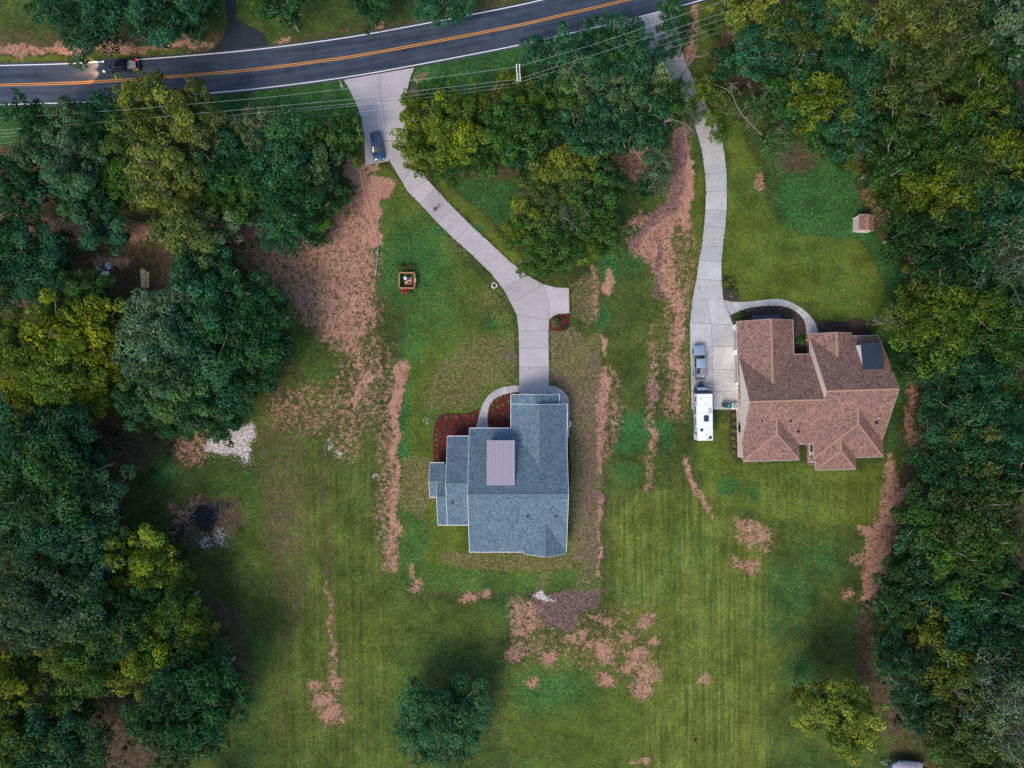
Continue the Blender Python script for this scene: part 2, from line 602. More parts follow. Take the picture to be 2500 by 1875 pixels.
# right house lawns
poly(OL, [(1776, 420), (1770, 560), (1766, 670), (1810, 735), (1990, 740), (2010, 800), (2140, 800), (2190, 790), (2170, 720), (2130, 640), (2085, 580), (1960, 572), (1905, 545), (1870, 480), (1840, 380), (1800, 290), (1760, 300)], .98, 5)
poly(LU, [(1830, 330), (1905, 420), (1885, 485), (1915, 545), (1970, 575), (2070, 583), (2110, 600), (2160, 690), (2200, 800), (2240, 800), (2215, 690), (2150, 590), (2120, 480), (2080, 420), (1950, 350)], .95, 7)
poly(LU, [(2130, 800), (2200, 790), (2225, 940), (2180, 1120), (2150, 1120), (2190, 950)], .75, 10)
poly(OL, [(1690, 440), (1722, 400), (1722, 520), (1702, 650), (1684, 760), (1684, 1000), (1668, 1000), (1668, 760), (1685, 620)], .85, 5)
poly(OL, [(1690, 1080), (1795, 1010), (1805, 1130), (1985, 1130), (2090, 1150), (2164, 1120), (2160, 1210), (2140, 1284), (2092, 1290), (1960, 1290), (1830, 1250), (1730, 1230)], .90, 6)
blob(LU, 1780, 1190, 40, 26, .9)
blob(LU, 1850, 1205, 35, 25, .8)
blob(LU, 2010, 1370, 100, 65, .65, .9)
blob(LU, 1920, 1440, 90, 70, .75)
blob(LU, 1900, 1520, 90, 60, .6)
blob(LU, 2090, 1540, 35, 90, .6)
# middle strip
blob(LU, 1488, 652, 32, 50, 1.0)
blob(LU, 1550, 1040, 62, 36, 1.0, .5)
blob(LU, 1535, 1085, 50, 26, .9, .5)
blob(LU, 1625, 1060, 26, 44, .85, .5)
blob(LU, 1475, 780, 20, 30, 1)
blob(LU, 1550, 640, 45, 35, .8)
blob(LU, 1530, 1155, 40, 35, .7)
# back yard
poly(OL, [(1474, 1260), (1690, 1160), (1890, 1330), (1880, 1480), (1870, 1920), (1230, 1920), (1230, 1620), (1480, 1560)], .75, 30)
poly(OL, [(640, 1130), (960, 1330), (1010, 1450), (1250, 1480), (1210, 1620), (980, 1640), (960, 1920), (560, 1920), (620, 1500)], .52, 34)
blob(LU, 1110, 1625, 150, 60, .5, .9)  # shade of the lone bottom tree, painted as dark green
blob(LU, 1000, 1720, 50, 60, .8, .8)  # same tree's shade on its left side, painted too
blob(LU, 1350, 1690, 120, 70, .85, .8)
blob(LU, 1950, 1640, 60, 50, .8, .8)  # painted shade at upper left of the yellow-green lawn tree
blob(LU, 1240, 1480, 60, 45, .6)
blob(LU, 1550, 1450, 70, 30, .7)
blob(LU, 935, 1310, 30, 30, .8)
blob(LU, 400, 1160, 40, 26, 1, .8)
blob(LU, 540, 1185, 60, 26, .55)
blob(LU, 650, 1100, 26, 20, .6)
poly(LU, [(0, 100), (560, 100), (560, -60), (0, -60)], .4, 40)
# mowing lines
poly(SR, [(1470, 1230), (1640, 1180), (1720, 1200), (1870, 1350), (1890, 1920), (1560, 1920), (1600, 1500), (1480, 1450)], .95, 40)
poly(SR, [(760, 1080), (950, 1080), (960, 1350), (960, 1880), (640, 1880), (700, 1300)], .45, 40)
poly(SR, [(1850, 1150), (2150, 1150), (2150, 1270), (1850, 1270)], .6, 20)
# --- clay
poly(DI, [(600, 585), (690, 560), (770, 545), (835, 500), (872, 430), (905, 430), (925, 560), (915, 700), (925, 780), (880, 820), (905, 930), (880, 950), (855, 880), (800, 840), (755, 810), (715, 770), (690, 720), (640, 690), (600, 640), (560, 610)], .72, 34)
poly(DI, [(690, 560), (790, 545), (850, 470), (880, 400), (900, 440), (925, 570), (915, 640), (860, 640), (790, 600), (720, 600)], .80, 20)
stroke(DI, [(868, 405), (888, 440), (905, 520), (922, 590)], [44, 36, 36, 26], 1.2, .4)
poly(DI, [(897, 425), (935, 430), (972, 450), (958, 485), (915, 490), (900, 470)], 1.15, 6)
poly(DI, [(893, 392), (930, 398), (935, 415), (893, 420)], .9, 5)
blob(DI, 822, 299, 22, 8, 1.2)
blob(DI, 780, 505, 18, 22, .9)
stroke(DI, [(-40, 530), (90, 545), (190, 565), (300, 560), (380, 575), (520, 575), (650, 565)], [40, 50, 46, 44, 40, 50, 44], .95, .5)
blob(DI, 270, 640, 46, 16, .85)
stroke(LI, [(-40, 560), (400, 640), (620, 620)], [120, 180, 60], .75, .5)
poly(LI, [(190, 600), (480, 600), (480, 760), (400, 800), (300, 760), (200, 680)], .75, 20)
blob(PU, 360, 730, 30, 20, .7)
blob(PU, 440, 720, 26, 20, .6)
# strip along the grey lawn
stroke(DI, [(975, 900), (972, 940), (968, 1000), (970, 1075)], [30, 24, 27, 13], 1.0, .6)
stroke(DI, [(955, 930), (950, 1000), (945, 1080), (945, 1200), (945, 1300), (950, 1380)], [50, 50, 40, 50, 46, 40], .42, .8)
stroke(DI, [(900, 880), (860, 1000), (840, 1100)], [120, 140, 60], .36, .9)
stroke(PU, [(1240, 860), (1440, 1000), (1440, 1340)], [30, 90, 80], .55, .9)
stroke(DI, [(1640, 580), (1660, 720), (1640, 800), (1655, 1000)], [110, 90, 60, 60], .38, .8)
stroke(DI, [(1590, 800), (1592, 950), (1590, 1080), (1580, 1200)], [20, 26, 22, 16], .42, .8)
stroke(DI, [(1480, 920), (1500, 1000), (1480, 1100)], [46, 50, 30], .40, .8)

stroke(DI, [(965, 1075), (960, 1110), (972, 1140), (960, 1200), (958, 1260), (965, 1290), (958, 1340), (962, 1390)], [22, 20, 10, 30, 24, 22, 24, 18], .85, .5)
stroke(DI, [(905, 910), (880, 950), (865, 990)], [24, 24, 16], .8, .6)
stroke(DI, [(1474, 930), (1474, 1000), (1468, 1060), (1465, 1150)], [28, 24, 16, 9], .95, .6)
stroke(DI, [(1466, 1200), (1470, 1250), (1464, 1290), (1466, 1420)], [10, 12, 6, 5], .9, .5)
stroke(DI, [(1484, 660), (1490, 690), (1480, 715)], [10, 18, 26], 1.0, .5)
stroke(DI, [(1474, 820), (1478, 872)], 9, .95, .5)
stroke(DI, [(1448, 660), (1452, 760)], 16, .5, .6)
# right gully
stroke(DI, [(1692, -20), (1690, 60), (1686, 140)], [16, 18, 26], .8, .5)
blob(PU, 1786, 80, 20, 12, 1)
blob(DI, 1786, 80, 16, 9, .7)
poly(DI, [(1470, 355), (1580, 350), (1600, 430), (1560, 450), (1520, 420)], .62, 18)
poly(LI, [(1460, 350), (1660, 330), (1660, 470), (1560, 480), (1500, 440)], .55, 18)
stroke(DI, [(1668, 330), (1664, 400), (1664, 470), (1645, 520), (1610, 560), (1560, 600)], [34, 40, 50, 60, 70, 60], .9, .45)
stroke(DI, [(1682, 400), (1680, 470), (1678, 560)], [14, 20, 16], 1.15, .4)
stroke(PU, [(1668, 330), (1662, 400), (1656, 460), (1640, 500), (1590, 548), (1535, 598)], [26, 30, 26, 30, 26, 22], .95, .45)
poly(DI, [(1510, 560), (1560, 512), (1610, 540), (1640, 580), (1650, 650), (1615, 660), (1570, 650), (1550, 610)], .72, 12)
stroke(DI, [(1606, 570), (1618, 640), (1640, 700), (1656, 770)], [60, 60, 50, 30], .78, .5)
stroke(PU, [(1612, 580), (1610, 640), (1602, 720)], [8, 10, 16], .95, .5)
stroke(DI, [(1656, 770), (1655, 830), (1650, 890)], [24, 22, 30], .8, .55)
blob(DI, 1656, 890, 13, 22, 1.1)
stroke(DI, [(1655, 930), (1652, 1000)], 26, .66, .6)
blob(DI, 1595, 955, 12, 30, .75); blob(PU, 1595, 960, 12, 30, .6)
blob(DI, 1592, 1058, 9, 12, .9)
stroke(DI, [(1672, 1115), (1690, 1165), (1712, 1215), (1740, 1260)], [10, 14, 14, 8], .8, .6)
poly(DI, [(1790, 1268), (1840, 1272), (1880, 1300), (1880, 1345), (1830, 1340), (1800, 1310)], .66, 16)
poly(DI, [(1775, 1355), (1850, 1365), (1840, 1400), (1790, 1385)], .66, 12)
stroke(DI, [(2167, 1110), (2172, 1180), (2175, 1260), (2160, 1310)], [14, 34, 44, 60], .82, .6)
stroke(DI, [(2172, 1240), (2205, 1200), (2224, 1172)], [20, 22, 12], 1.0, .4)
poly(DI, [(2092, 1287), (2150, 1287), (2160, 1320), (2180, 1320), (2172, 1400), (2130, 1480), (2100, 1470), (2112, 1400), (2110, 1320)], .92, 9)
stroke(DI, [(2140, 1400), (2118, 1440), (2110, 1478)], [40, 30, 8], .9, .4)
blob(DI, 2070, 1452, 14, 16, .75)
blob(DI, 2100, 1365, 20, 20, .6)
stroke(LI, [(2226, 930), (2228, 1040), (2226, 1110), (2200, 1180), (2196, 1300), (2150, 1400), (2110, 1500), (2110, 1640), (2180, 1760)], [30, 34, 34, 30, 30, 30, 40, 36, 90], .85, .5)
stroke(DI, [(2226, 930), (2226, 1030), (2226, 1100)], 22, .55, .6)
stroke(LI, [(2105, 455), (2130, 500), (2180, 560), (2222, 620), (2240, 680), (2225, 730), (2225, 800)], [40, 50, 60, 56, 50, 50, 40], .95, .45)
stroke(DI, [(2110, 468), (2140, 510), (2180, 560)], [26, 26, 20], .62, .6)
blob(DI, 2216, 710, 12, 14, .7)
blob(LI, 1950, 385, 60, 40, .8, .7)
blob(DI, 1858, 440, 14, 24, .62)
# road shoulders
stroke(DI, [(-20, 122), (60, 124), (120, 120), (170, 121), (250, 112), (350, 117), (440, 110), (515, 107)], [20, 30, 14, 26, 34, 16, 14, 10], .82, .6)
stroke(LI, [(-20, 110), (300, 100), (540, 100)], 70, .6, .7)
blob(DI, 925, 60, 16, 12, .7); blob(DI, 685, 96, 20, 8, .7)
stroke(LI, [(665, 110), (900, 70), (1250, 0)], 30, .5, .7)
stroke(OL, [(-20, 148), (200, 141), (420, 122)], 14, 1, .5)
blob(DI, 1030, 185, 18, 10, .7, rot=-25); blob(PU, 1012, 225, 14, 22, .8)
# back of grey lawn
poly(DI, [(1245, 1470), (1300, 1462), (1335, 1490), (1325, 1530), (1290, 1560), (1240, 1565)], .62, 20)
poly(DI, [(1240, 1560), (1330, 1575), (1330, 1600), (1245, 1600)], .5, 20)
poly(PU, [(1300, 1455), (1400, 1440), (1466, 1440), (1460, 1480), (1410, 1500), (1400, 1540), (1320, 1525)], .95, 10)
for x, y, a in ((1395, 1556, 14), (1420, 1545, 10), (1460, 1515, 10), (1489, 1528, 12), (1440, 1568, 10), (1475, 1582, 24), (1490, 1597, 10), (1535, 1558, 10), (1564, 1520, 12), (1580, 1508, 14), (1556, 1600, 18), (1545, 1620, 12), (1475, 1655, 18), (1527, 1630, 12), (1565, 1680, 20), (1580, 1640, 22), (1592, 1568, 10), (1302, 1673, 10), (1720, 1660, 14), (1552, 1853, 8), (1580, 1850, 10), (812, 1594, 8), (765, 1673, 12), (815, 1670, 16), (790, 1715, 22), (805, 1745, 24), (1345, 1610, 16), (1255, 1596, 16)):
    blob(DI, x, y, a * 1.35, a * 1.15, .80, .8)
poly(DI, [(1240, 1480), (1600, 1470), (1620, 1690), (1400, 1640), (1240, 1620)], .22, 40)
stroke(DI, [(800, 1430), (806, 1500), (812, 1590), (815, 1680)], [14, 12, 14, 20], .5, .9)
stroke(LI, [(790, 1080), (800, 1300), (812, 1600), (800, 1760)], [16, 22, 26, 40], .55, .8)
stroke(LI, [(868, 1100), (872, 1500)], 7, .4, .8)
stroke(LI, [(690, 1150), (700, 1500), (690, 1800)], [40, 50, 60], .38, .9)
for rr_ in (34, 50):
    stroke(LU, [(735 + rr_ * math.cos(a_ * .4), 1330 + rr_ * math.sin(a_ * .4)) for a_ in range(14)], 7, .5, .8)
for rr_ in (60, 90, 120):
    stroke(SR, [(640 + rr_ * 1.6 * math.cos(a_ * .3 - 1.2), 1240 + rr_ * math.sin(a_ * .3 - 1.2)) for a_ in range(9)], 12, .6, .8)
stroke(LI, [(1592, 900), (1590, 1250)], [24, 16], .45, .8)
poly(SA, [(1300, 1458), (1318, 1435), (1330, 1452), (1368, 1470), (1350, 1474)], 1.1, 5)
blob(DI, 1150, 1458, 22, 10, .75); blob(DI, 1180, 1455, 14, 8, .85); blob(DI, 1018, 1425, 10, 18, .7); blob(DI, 1005, 1395, 7, 18, .7)
# sand pile, burn pile
SAND = [(579, 1044), (605, 1039), (622, 1047), (628, 1065), (612, 1091), (605, 1132), (580, 1120), (550, 1111), (509, 1108), (498, 1094), (509, 1080), (540, 1060)]
poly(SA, SAND, 1.0, 13)
blob(DI, 470, 1090, 50, 40, .5); blob(LI, 460, 1085, 50, 45, .8)
blob(AS, 503, 1268, 30, 30, 1.2, .35)
blob(AS, 540, 1240, 40, 18, .6, .7, -20)
poly(LI, [(400, 1240), (480, 1210), (580, 1215), (600, 1270), (540, 1330), (430, 1340)], .85, 20)
for x, y, a in ((495, 1320, 14), (540, 1300, 14), (535, 1318, 14), (545, 1330, 9), (450, 1262, 18), (420, 1240, 12), (475, 1222, 16), (430, 1300, 10)):
    blob(SA if y > 1290 else DI, x, y, a * 1.2, a, .52, .9)
for x, y, a in ((804, 1094, 8), (823, 1113, 9), (800, 1070, 5), (910, 1160, 8), (1050, 1030, 8)):
    blob(SA, x, y, a, a, .55, .8)
# rough ground left of the strip
poly(DI, [(640, 960), (960, 900), (940, 1020), (760, 1060), (650, 1040)], .36, 40)
poly(LI, [(590, 760), (720, 860), (760, 1000), (780, 1300), (760, 1500), (700, 1600), (640, 1300), (600, 1100), (640, 960)], .50, 40)
poly(PU, [(640, 1250), (720, 1180), (720, 1340), (650, 1380)], .35, 30)
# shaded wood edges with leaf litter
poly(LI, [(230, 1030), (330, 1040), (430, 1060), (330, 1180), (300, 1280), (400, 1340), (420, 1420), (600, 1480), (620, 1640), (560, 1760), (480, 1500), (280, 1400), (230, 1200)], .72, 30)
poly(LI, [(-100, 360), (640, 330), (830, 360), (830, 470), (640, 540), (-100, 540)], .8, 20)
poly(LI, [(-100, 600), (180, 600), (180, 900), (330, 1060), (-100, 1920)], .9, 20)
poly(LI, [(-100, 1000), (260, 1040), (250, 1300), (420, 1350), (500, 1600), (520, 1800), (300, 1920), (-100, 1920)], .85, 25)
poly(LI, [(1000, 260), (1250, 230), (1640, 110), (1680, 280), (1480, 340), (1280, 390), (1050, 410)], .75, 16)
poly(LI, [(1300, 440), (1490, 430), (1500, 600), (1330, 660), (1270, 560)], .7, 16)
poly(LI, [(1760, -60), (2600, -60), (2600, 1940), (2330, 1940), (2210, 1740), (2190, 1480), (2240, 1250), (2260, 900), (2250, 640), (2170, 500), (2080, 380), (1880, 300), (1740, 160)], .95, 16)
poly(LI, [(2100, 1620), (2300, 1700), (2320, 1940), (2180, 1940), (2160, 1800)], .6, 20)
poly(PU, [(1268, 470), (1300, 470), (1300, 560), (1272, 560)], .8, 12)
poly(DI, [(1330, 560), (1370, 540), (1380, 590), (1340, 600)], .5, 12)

for k in CH:
    CH[k] = np.clip(CH[k], 0, 1.3)
GZ = -.065 + .035 * fbm(PX, PY, 22, 3, 50) + .02 * CH[LI] * 0
far = (np.abs(GX) > 92) | (np.abs(GY) > 72)
GZ[far] = -.06
ny, nx = GX.shape
gv = np.stack([GX.ravel(), GY.ravel(), GZ.ravel()], 1)
ii = np.arange(ny * nx).reshape(ny, nx)
gf = np.stack([ii[:-1, :-1].ravel(), ii[:-1, 1:].ravel(), ii[1:, 1:].ravel(), ii[1:, :-1].ravel()], 1)

def ground_mat():
    t = NT('yard_ground')
    v = t.coord()
    def at(n):
        a = t.n("ShaderNodeAttribute", attribute_name=n)
        sp = t.n("ShaderNodeSeparateColor", {0: a.outputs['Color']})
        return sp.outputs
    A, B, C = at('ga'), at('gb'), at('gc')
    n_big = t.noise(v, .09, 4)
    n_med = t.noise(v, .55, 6, .65)
    n_sp = t.noise(v, 1.15, 7, .72)
    n_sp2 = t.noise(t.coord(loc=(31, 7, 3)), 1.7, 6, .75)
    n_fine = t.noise(v, 2.6, 5, .7)
    n_cl = t.noise(v, 1.5, 8, .82, .5)
    n_pt = t.noise(t.coord(loc=(5, 9, 1)), 3.6, 4, .7)
    n_gr = t.noise(v, 6.5, 3, .7)
    n_str = t.noise(t.coord((1.5, .055, 1)), 1.0, 5, .65, .55)
    n_swirl = t.noise(t.coord((.5, .5, 1), rot=(0, 0, .4)), .8, 4, .6, 3.0)
    # grass
    dark, oliv, lush_and_shade = (.022, .054, .012), (.092, .134, .016), (.012, .078, .024)
    brownish = (.100, .068, .040)
    g = t.mix(t.ramp(n_med, .3, .72), dark, (.066, .090, .018))
    fo = t.math('MULTIPLY_ADD', t.math('SUBTRACT', n_swirl, .5), 1.3, B[0])
    g = t.mix(t.ramp(fo, .25, 1.0), g, oliv)
    g = t.mix(t.math('MULTIPLY', t.ramp(n_sp2, .48, .66), .62), g, brownish)
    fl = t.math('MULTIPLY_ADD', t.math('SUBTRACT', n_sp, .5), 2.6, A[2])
    g = t.mix(t.ramp(fl, .3, 1.1), g, t.mix(t.ramp(n_fine, .35, .65), lush_and_shade, (.044, .150, .038)))
    n_str2 = t.noise(t.coord((3.2, .06, 1), loc=(7, 1, 0)), 1.0, 4, .65, .7)
    st = t.math('MULTIPLY', t.math('MAXIMUM', t.ramp(n_str, .42, .62), t.ramp(n_str2, .54, .66)), C[2])
    g = t.mix(t.math('MULTIPLY', st, .85), g, (.155, .185, .036))
    st2 = t.math('MULTIPLY', t.ramp(n_str, .44, .28), C[2])
    g = t.mix(t.math('MULTIPLY', st2, .5), g, (.030, .058, .014))
    g = t.mix(t.math('MULTIPLY', t.ramp(n_pt, .60, .70), t.ramp(n_sp, .42, .58)), g, (.20, .135, .105))
    g = t.mix(t.math('MULTIPLY', t.ramp(n_pt, .38, .30), .6), g, (.012, .030, .008))
    n_mid = t.noise(t.coord(loc=(3, 44, 2)), .26, 5, .62)
    g = t.scale(g, t.math('MULTIPLY_ADD', t.ramp(n_mid, .33, .66), .62, .66))
    def mask(m, nz, amt=1.5, k=4.0):
        q = t.math('MULTIPLY_ADD', t.math('SUBTRACT', nz, .5), amt, m)
        gate = t.ramp(m, .02, .22)
        r = t.math('MULTIPLY_ADD', t.math('SUBTRACT', q, .55), k, .5, clamp=True)
        return t.math('MULTIPLY', r, gate)
    # thin, dead sod
    straw = t.mix(t.ramp(n_gr, .38, .62), (.115, .062, .056), (.25, .20, .10))
    straw = t.mix(t.ramp(n_pt, .52, .58), straw, (.060, .088, .020))
    ms = mask(B[1], t.math('ADD', t.math('MULTIPLY', n_fine, .6), t.math('MULTIPLY', n_sp, .4)), 3.6, 2.6)
    g = t.mix(t.math('MULTIPLY', ms, .72), g, straw)
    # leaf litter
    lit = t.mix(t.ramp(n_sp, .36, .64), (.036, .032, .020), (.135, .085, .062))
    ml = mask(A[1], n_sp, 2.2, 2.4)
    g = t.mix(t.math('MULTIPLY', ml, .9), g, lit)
    # clay
    n_cs = t.noise(t.coord((.9, .30, 1), rot=(0, 0, .35)), 1.3, 6, .62, 1.5)
    clay = t.mix(t.ramp(t.math('ADD', t.math('MULTIPLY', n_cs, .65), t.math('MULTIPLY', n_sp2, .35)), .34, .64), (.285, .118, .090), (.47, .262, .198))
    clay = t.mix(t.math('MULTIPLY', t.ramp(n_med, .45, .7), .6), clay, (.42, .285, .18))
    thin = t.mix(t.ramp(n_sp, .4, .6), (.075, .085, .025), (.18, .115, .075))
    soft = t.ramp(t.math('MULTIPLY_ADD', t.math('SUBTRACT', n_sp, .5), 1.6, A[0]), .12, .85)
    g = t.mix(t.math('MULTIPLY', t.math('MULTIPLY', soft, t.ramp(A[0], .03, .25)), .6), g, thin)
    nz = t.math('ADD', t.math('MULTIPLY', n_cl, .3), t.math('ADD', t.math('MULTIPLY', n_pt, .35), t.math('MULTIPLY', n_sp, .35)))
    md = mask(A[0], nz, 7.5, 2.0)
    g = t.mix(t.math('MULTIPLY', md, .93), g, clay)
    # dark red-purple wet soil and weeds
    pur = t.mix(t.ramp(n_pt, .40, .60), (.085, .042, .048), (.23, .14, .145))
    g = t.mix(t.math('MULTIPLY', mask(C[1], n_cl, 4.0, 2.2), .8), g, pur)
    # sand and ash
    sand = t.mix(t.ramp(n_fine, .35, .6), (.33, .295, .28), (.52, .475, .455))
    g = t.mix(mask(B[2], t.math('ADD', t.math('MULTIPLY', n_cl, .5), t.math('MULTIPLY', n_pt, .5)), 4.6, 3.0), g, sand)
    ash = t.mix(t.ramp(n_gr, .50, .72), (.006, .007, .012), (.12, .12, .15))
    g = t.mix(mask(C[0], n_cl, 2.4, 3.0), g, ash)
    k = t.math('MAXIMUM', t.math('MULTIPLY_ADD', n_gr, 2.7, -.35), .25)
    k2 = t.math('MULTIPLY_ADD', n_fine, 1.7, .15)
    kk = t.math('MULTIPLY', k, k2)
    calm = t.math('MULTIPLY', md, .3)
    kk = t.math('ADD', t.math('MULTIPLY', kk, t.math('SUBTRACT', 1.0, calm)), calm)
    g = t.scale(g, kk)
    return t.bsdf(g, .95, bump=t.math('ADD', n_fine, n_gr), bstr=.7, bdist=.12, spec=.1)
gme = mesh_np('ground', gv, gf, ground_mat())
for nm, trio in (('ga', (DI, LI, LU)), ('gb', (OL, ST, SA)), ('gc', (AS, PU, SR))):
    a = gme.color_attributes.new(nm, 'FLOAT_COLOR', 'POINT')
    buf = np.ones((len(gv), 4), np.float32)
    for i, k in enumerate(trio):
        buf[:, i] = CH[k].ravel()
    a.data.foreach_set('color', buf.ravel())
gme.shade_smooth()
ground = bpy.data.objects.new('ground', gme)
COL.objects.link(ground)
tag(ground, kind='structure')

# ------------------------------------------------------------------ road
def asphalt_mat(name, a, b, along=True):
    t = NT(name)
    v = t.coord()
    ac = t.n("ShaderNodeAttribute", attribute_name='uvw')
    sp = t.n("ShaderNodeSeparateXYZ", {0: ac.outputs['Vector']})
    cv = t.n("ShaderNodeCombineXYZ", {0: t.math('MULTIPLY', sp.outputs[0], .05), 1: sp.outputs[1], 2: 0.0})
    n1 = t.noise(cv.outputs[0], 1.1, 5, .6)
    n2 = t.noise(v, .5, 6, .65)
    n3 = t.noise(v, 9.0, 3, .7)
    f = t.ramp(t.math('ADD', t.math('MULTIPLY', n1, .65), t.math('MULTIPLY', n2, .35)), .36, .66)
    c = t.mix(f, a, b)
    c = t.scale(c, t.math('MULTIPLY_ADD', n3, .7, .65))
    rg = t.math('MULTIPLY_ADD', n2, .25, .52)
    return t.bsdf(c, rg, bump=n3, bstr=.2, spec=.45)
def paint_mat(name, col):
    t = NT(name)
    v = t.coord()
    n = t.noise(v, 3.0, 6, .75)
    c = t.mix(t.ramp(n, .22, .34), [x * .35 + .02 for x in col], col)
    return t.bsdf(c, .6)
CL = [(-260, 214), (-120, 211), (0, 207.7), (160, 203.4), (320, 194.4), (480, 182.3), (640, 167.2), (844, 140.3), (1025, 108.5), (1260, 62.8), (1385, 34), (1529, 0), (1680, -40), (1900, -104), (2100, -168)]
CLW = catmull(WL(CL), 10)
def ribbon(name, path, o0, o1, z, mats, uvw=True, parent=None, th=0.0):
    n = len(path)
    vs, fs, uv = [], [], []
    s = 0.0
    for i, p in enumerate(path):
        d = (path[min(i + 1, n - 1)] - path[max(i - 1, 0)]).normalized()
        nr = Vector((-d.y, d.x, 0))
        if i:
            s += (p - path[i - 1]).length
        k = 5 if uvw else 1
        for j in range(k + 1):
            o = o0 + (o1 - o0) * j / k
            q = p + nr * o
            vs.append((q.x, q.y, z))
            uv.append((s, o, 0))
    k = 6 if uvw else 2
    for i in range(n - 1):
        for j in range(k - 1):
            fs.append((i * k + j, (i + 1) * k + j, (i + 1) * k + j + 1, i * k + j + 1))
    me = bpy.data.meshes.new(name)
    me.from_pydata(vs, [], fs)
    me.materials.append(mats)
    a = me.attributes.new('uvw', 'FLOAT_VECTOR', 'POINT')
    a.data.foreach_set('vector', np.array(uv, np.float32).ravel())
    bm = bmesh.new(); bm.from_mesh(me); bmesh.ops.recalc_face_normals(bm, faces=bm.faces); bm.to_mesh(me); bm.free()
    if len(me.polygons) and me.polygons[0].normal.z < 0:
        me.flip_normals()
    o = bpy.data.objects.new(name, me)
    COL.objects.link(o)
    if parent: o.parent = parent
    return o
road = tag(ribbon('road', CLW, -3.62, 3.62, .012, asphalt_mat('road_asphalt', (.008, .018, .038), (.055, .076, .112))), kind='structure')
WP, YP = paint_mat('white_road_paint', (.72, .72, .72)), paint_mat('yellow_road_paint', (.72, .30, .03))
for o0, o1, m, nm in ((3.16, 3.32, WP, 'edge_line'), (-3.32, -3.16, WP, 'edge_line'), (.09, .21, YP, 'centre_line'), (-.21, -.09, YP, 'centre_line')):
    ribbon(nm, CLW, o0, o1, .017, m, False, road)
# dark asphalt turnoff on the far side
TO = [(501, 133), (515, 122), (530, 109), (541, 95), (550, 76), (556, 56), (551, 20), (548, -30), (580, -30), (574, 20), (576, 44), (592, 58), (614, 66), (629, 72), (645, 88), (656, 110), (659, 113)]
MB().prism([tuple(p[:2]) for p in WL(TO)], -.1, .006).build('asphalt_turnoff', asphalt_mat('fresh_asphalt', (.007, .010, .017), (.018, .023, .032)))
tag(bpy.data.objects['asphalt_turnoff'], kind='structure')

# ------------------------------------------------------------------ concrete
def concrete_mat(name, a, b):
    t = NT(name)
    v = t.coord()
    oi = t.n("ShaderNodeObjectInfo")
    n1 = t.noise(v, .35, 5, .6)
    n2 = t.noise(v, 1.6, 6, .7)
    n3 = t.noise(v, 8.0, 3, .7)
    c = t.mix(t.ramp(t.math('ADD', t.math('MULTIPLY', n1, .5), t.math('MULTIPLY', n2, .5)), .34, .68), a, b)
    c = t.mix(t.ramp(n2, .62, .74), c, [x * 1.22 for x in b])
    c = t.scale(c, t.math('MULTIPLY_ADD', n3, .3, .85))
    c = t.scale(c, t.math('MULTIPLY_ADD', oi.outputs['Random'], .20, .90))
    st = t.noise(t.coord(loc=(9, 2, 4)), .7, 7, .75, 1.2)
    c = t.mix(t.math('MULTIPLY', t.ramp(st, .56, .72), .35), c, (.17, .15, .145))
    c = t.mix(t.math('MULTIPLY', t.ramp(st, .40, .28), .35), c, (.50, .48, .50))
    sp = t.noise(v, 3.4, 2, .5)
    c = t.mix(t.ramp(sp, .74, .78), c, (.12, .11, .11))
    return t.bsdf(c, .85, bump=n3, bstr=.15, spec=.25)
M['conc'] = concrete_mat('driveway_concrete', (.335, .315, .335), (.45, .425, .445))
M['conc2'] = concrete_mat('pale_concrete', (.31, .315, .325), (.47, .475, .475))
M['joint'] = simple('joint_filler', (.10, .09, .08), .9)

def shrink(pts, d):
    """move each edge of a ccw outline inwards by d"""
    n = len(pts)
    a = sum(pts[i][0] * pts[(i + 1) % n][1] - pts[(i + 1) % n][0] * pts[i][1] for i in range(n))
    if a < 0:
        pts = pts[::-1]
    out = []
    for i in range(n):
        p0, p1, p2 = Vector(pts[i - 1][:2]), Vector(pts[i][:2]), Vector(pts[(i + 1) % n][:2])
        e1, e2 = (p1 - p0).normalized(), (p2 - p1).normalized()
        n1, n2 = Vector((-e1.y, e1.x)), Vector((-e2.y, e2.x))
        b = (n1 + n2)
        if b.length < 1e-4:
            b = n1
        b.normalize()
        out.append(p1 + b * (d / max(.4, b.dot(n1))))
    return [(p.x, p.y) for p in out]
def paving(name, panels, mat, gap=.02, top=.055):
    """slabs with open joints: structure > concrete_panel"""
    base = MB()
    for p in panels:
        base.prism([tuple(q[:2]) for q in WL(p)], -.15, top - .035)
    b = base.build(name, M['joint'])
    tag(b, kind='structure')
    for p in panels:
        pts = shrink([tuple(q[:2]) for q in WL(p)], gap)
        o = MB().prism(pts, -.12, top).build('concrete_panel', mat, b)
    return b
def strips(st):
    return [[a[0], a[1], b[1], b[0]] for a, b in zip(st, st[1:])]
def splits(st, f=.5):
    out = []
    for a, b in zip(st, st[1:]):
        ma = (a[0][0] * (1 - f) + a[1][0] * f, a[0][1] * (1 - f) + a[1][1] * f)
        mb = (b[0][0] * (1 - f) + b[1][0] * f, b[0][1] * (1 - f) + b[1][1] * f)
        out += [[a[0], ma, mb, b[0]], [ma, a[1], b[1], mb]]
    return out
G = [((838, 195), (1012, 165)), ((851, 216), (999, 200)), ((867, 248), (991.5, 246)), ((882, 289), (990, 289)), ((889, 345), (1000, 342))]
pan = splits(G, .52)
pan.append([(889, 345), (946, 344), (951, 393), (892.5, 404)])
pan.append([(946, 344), (1000, 342), (1016, 399), (982, 445), (951, 393)])
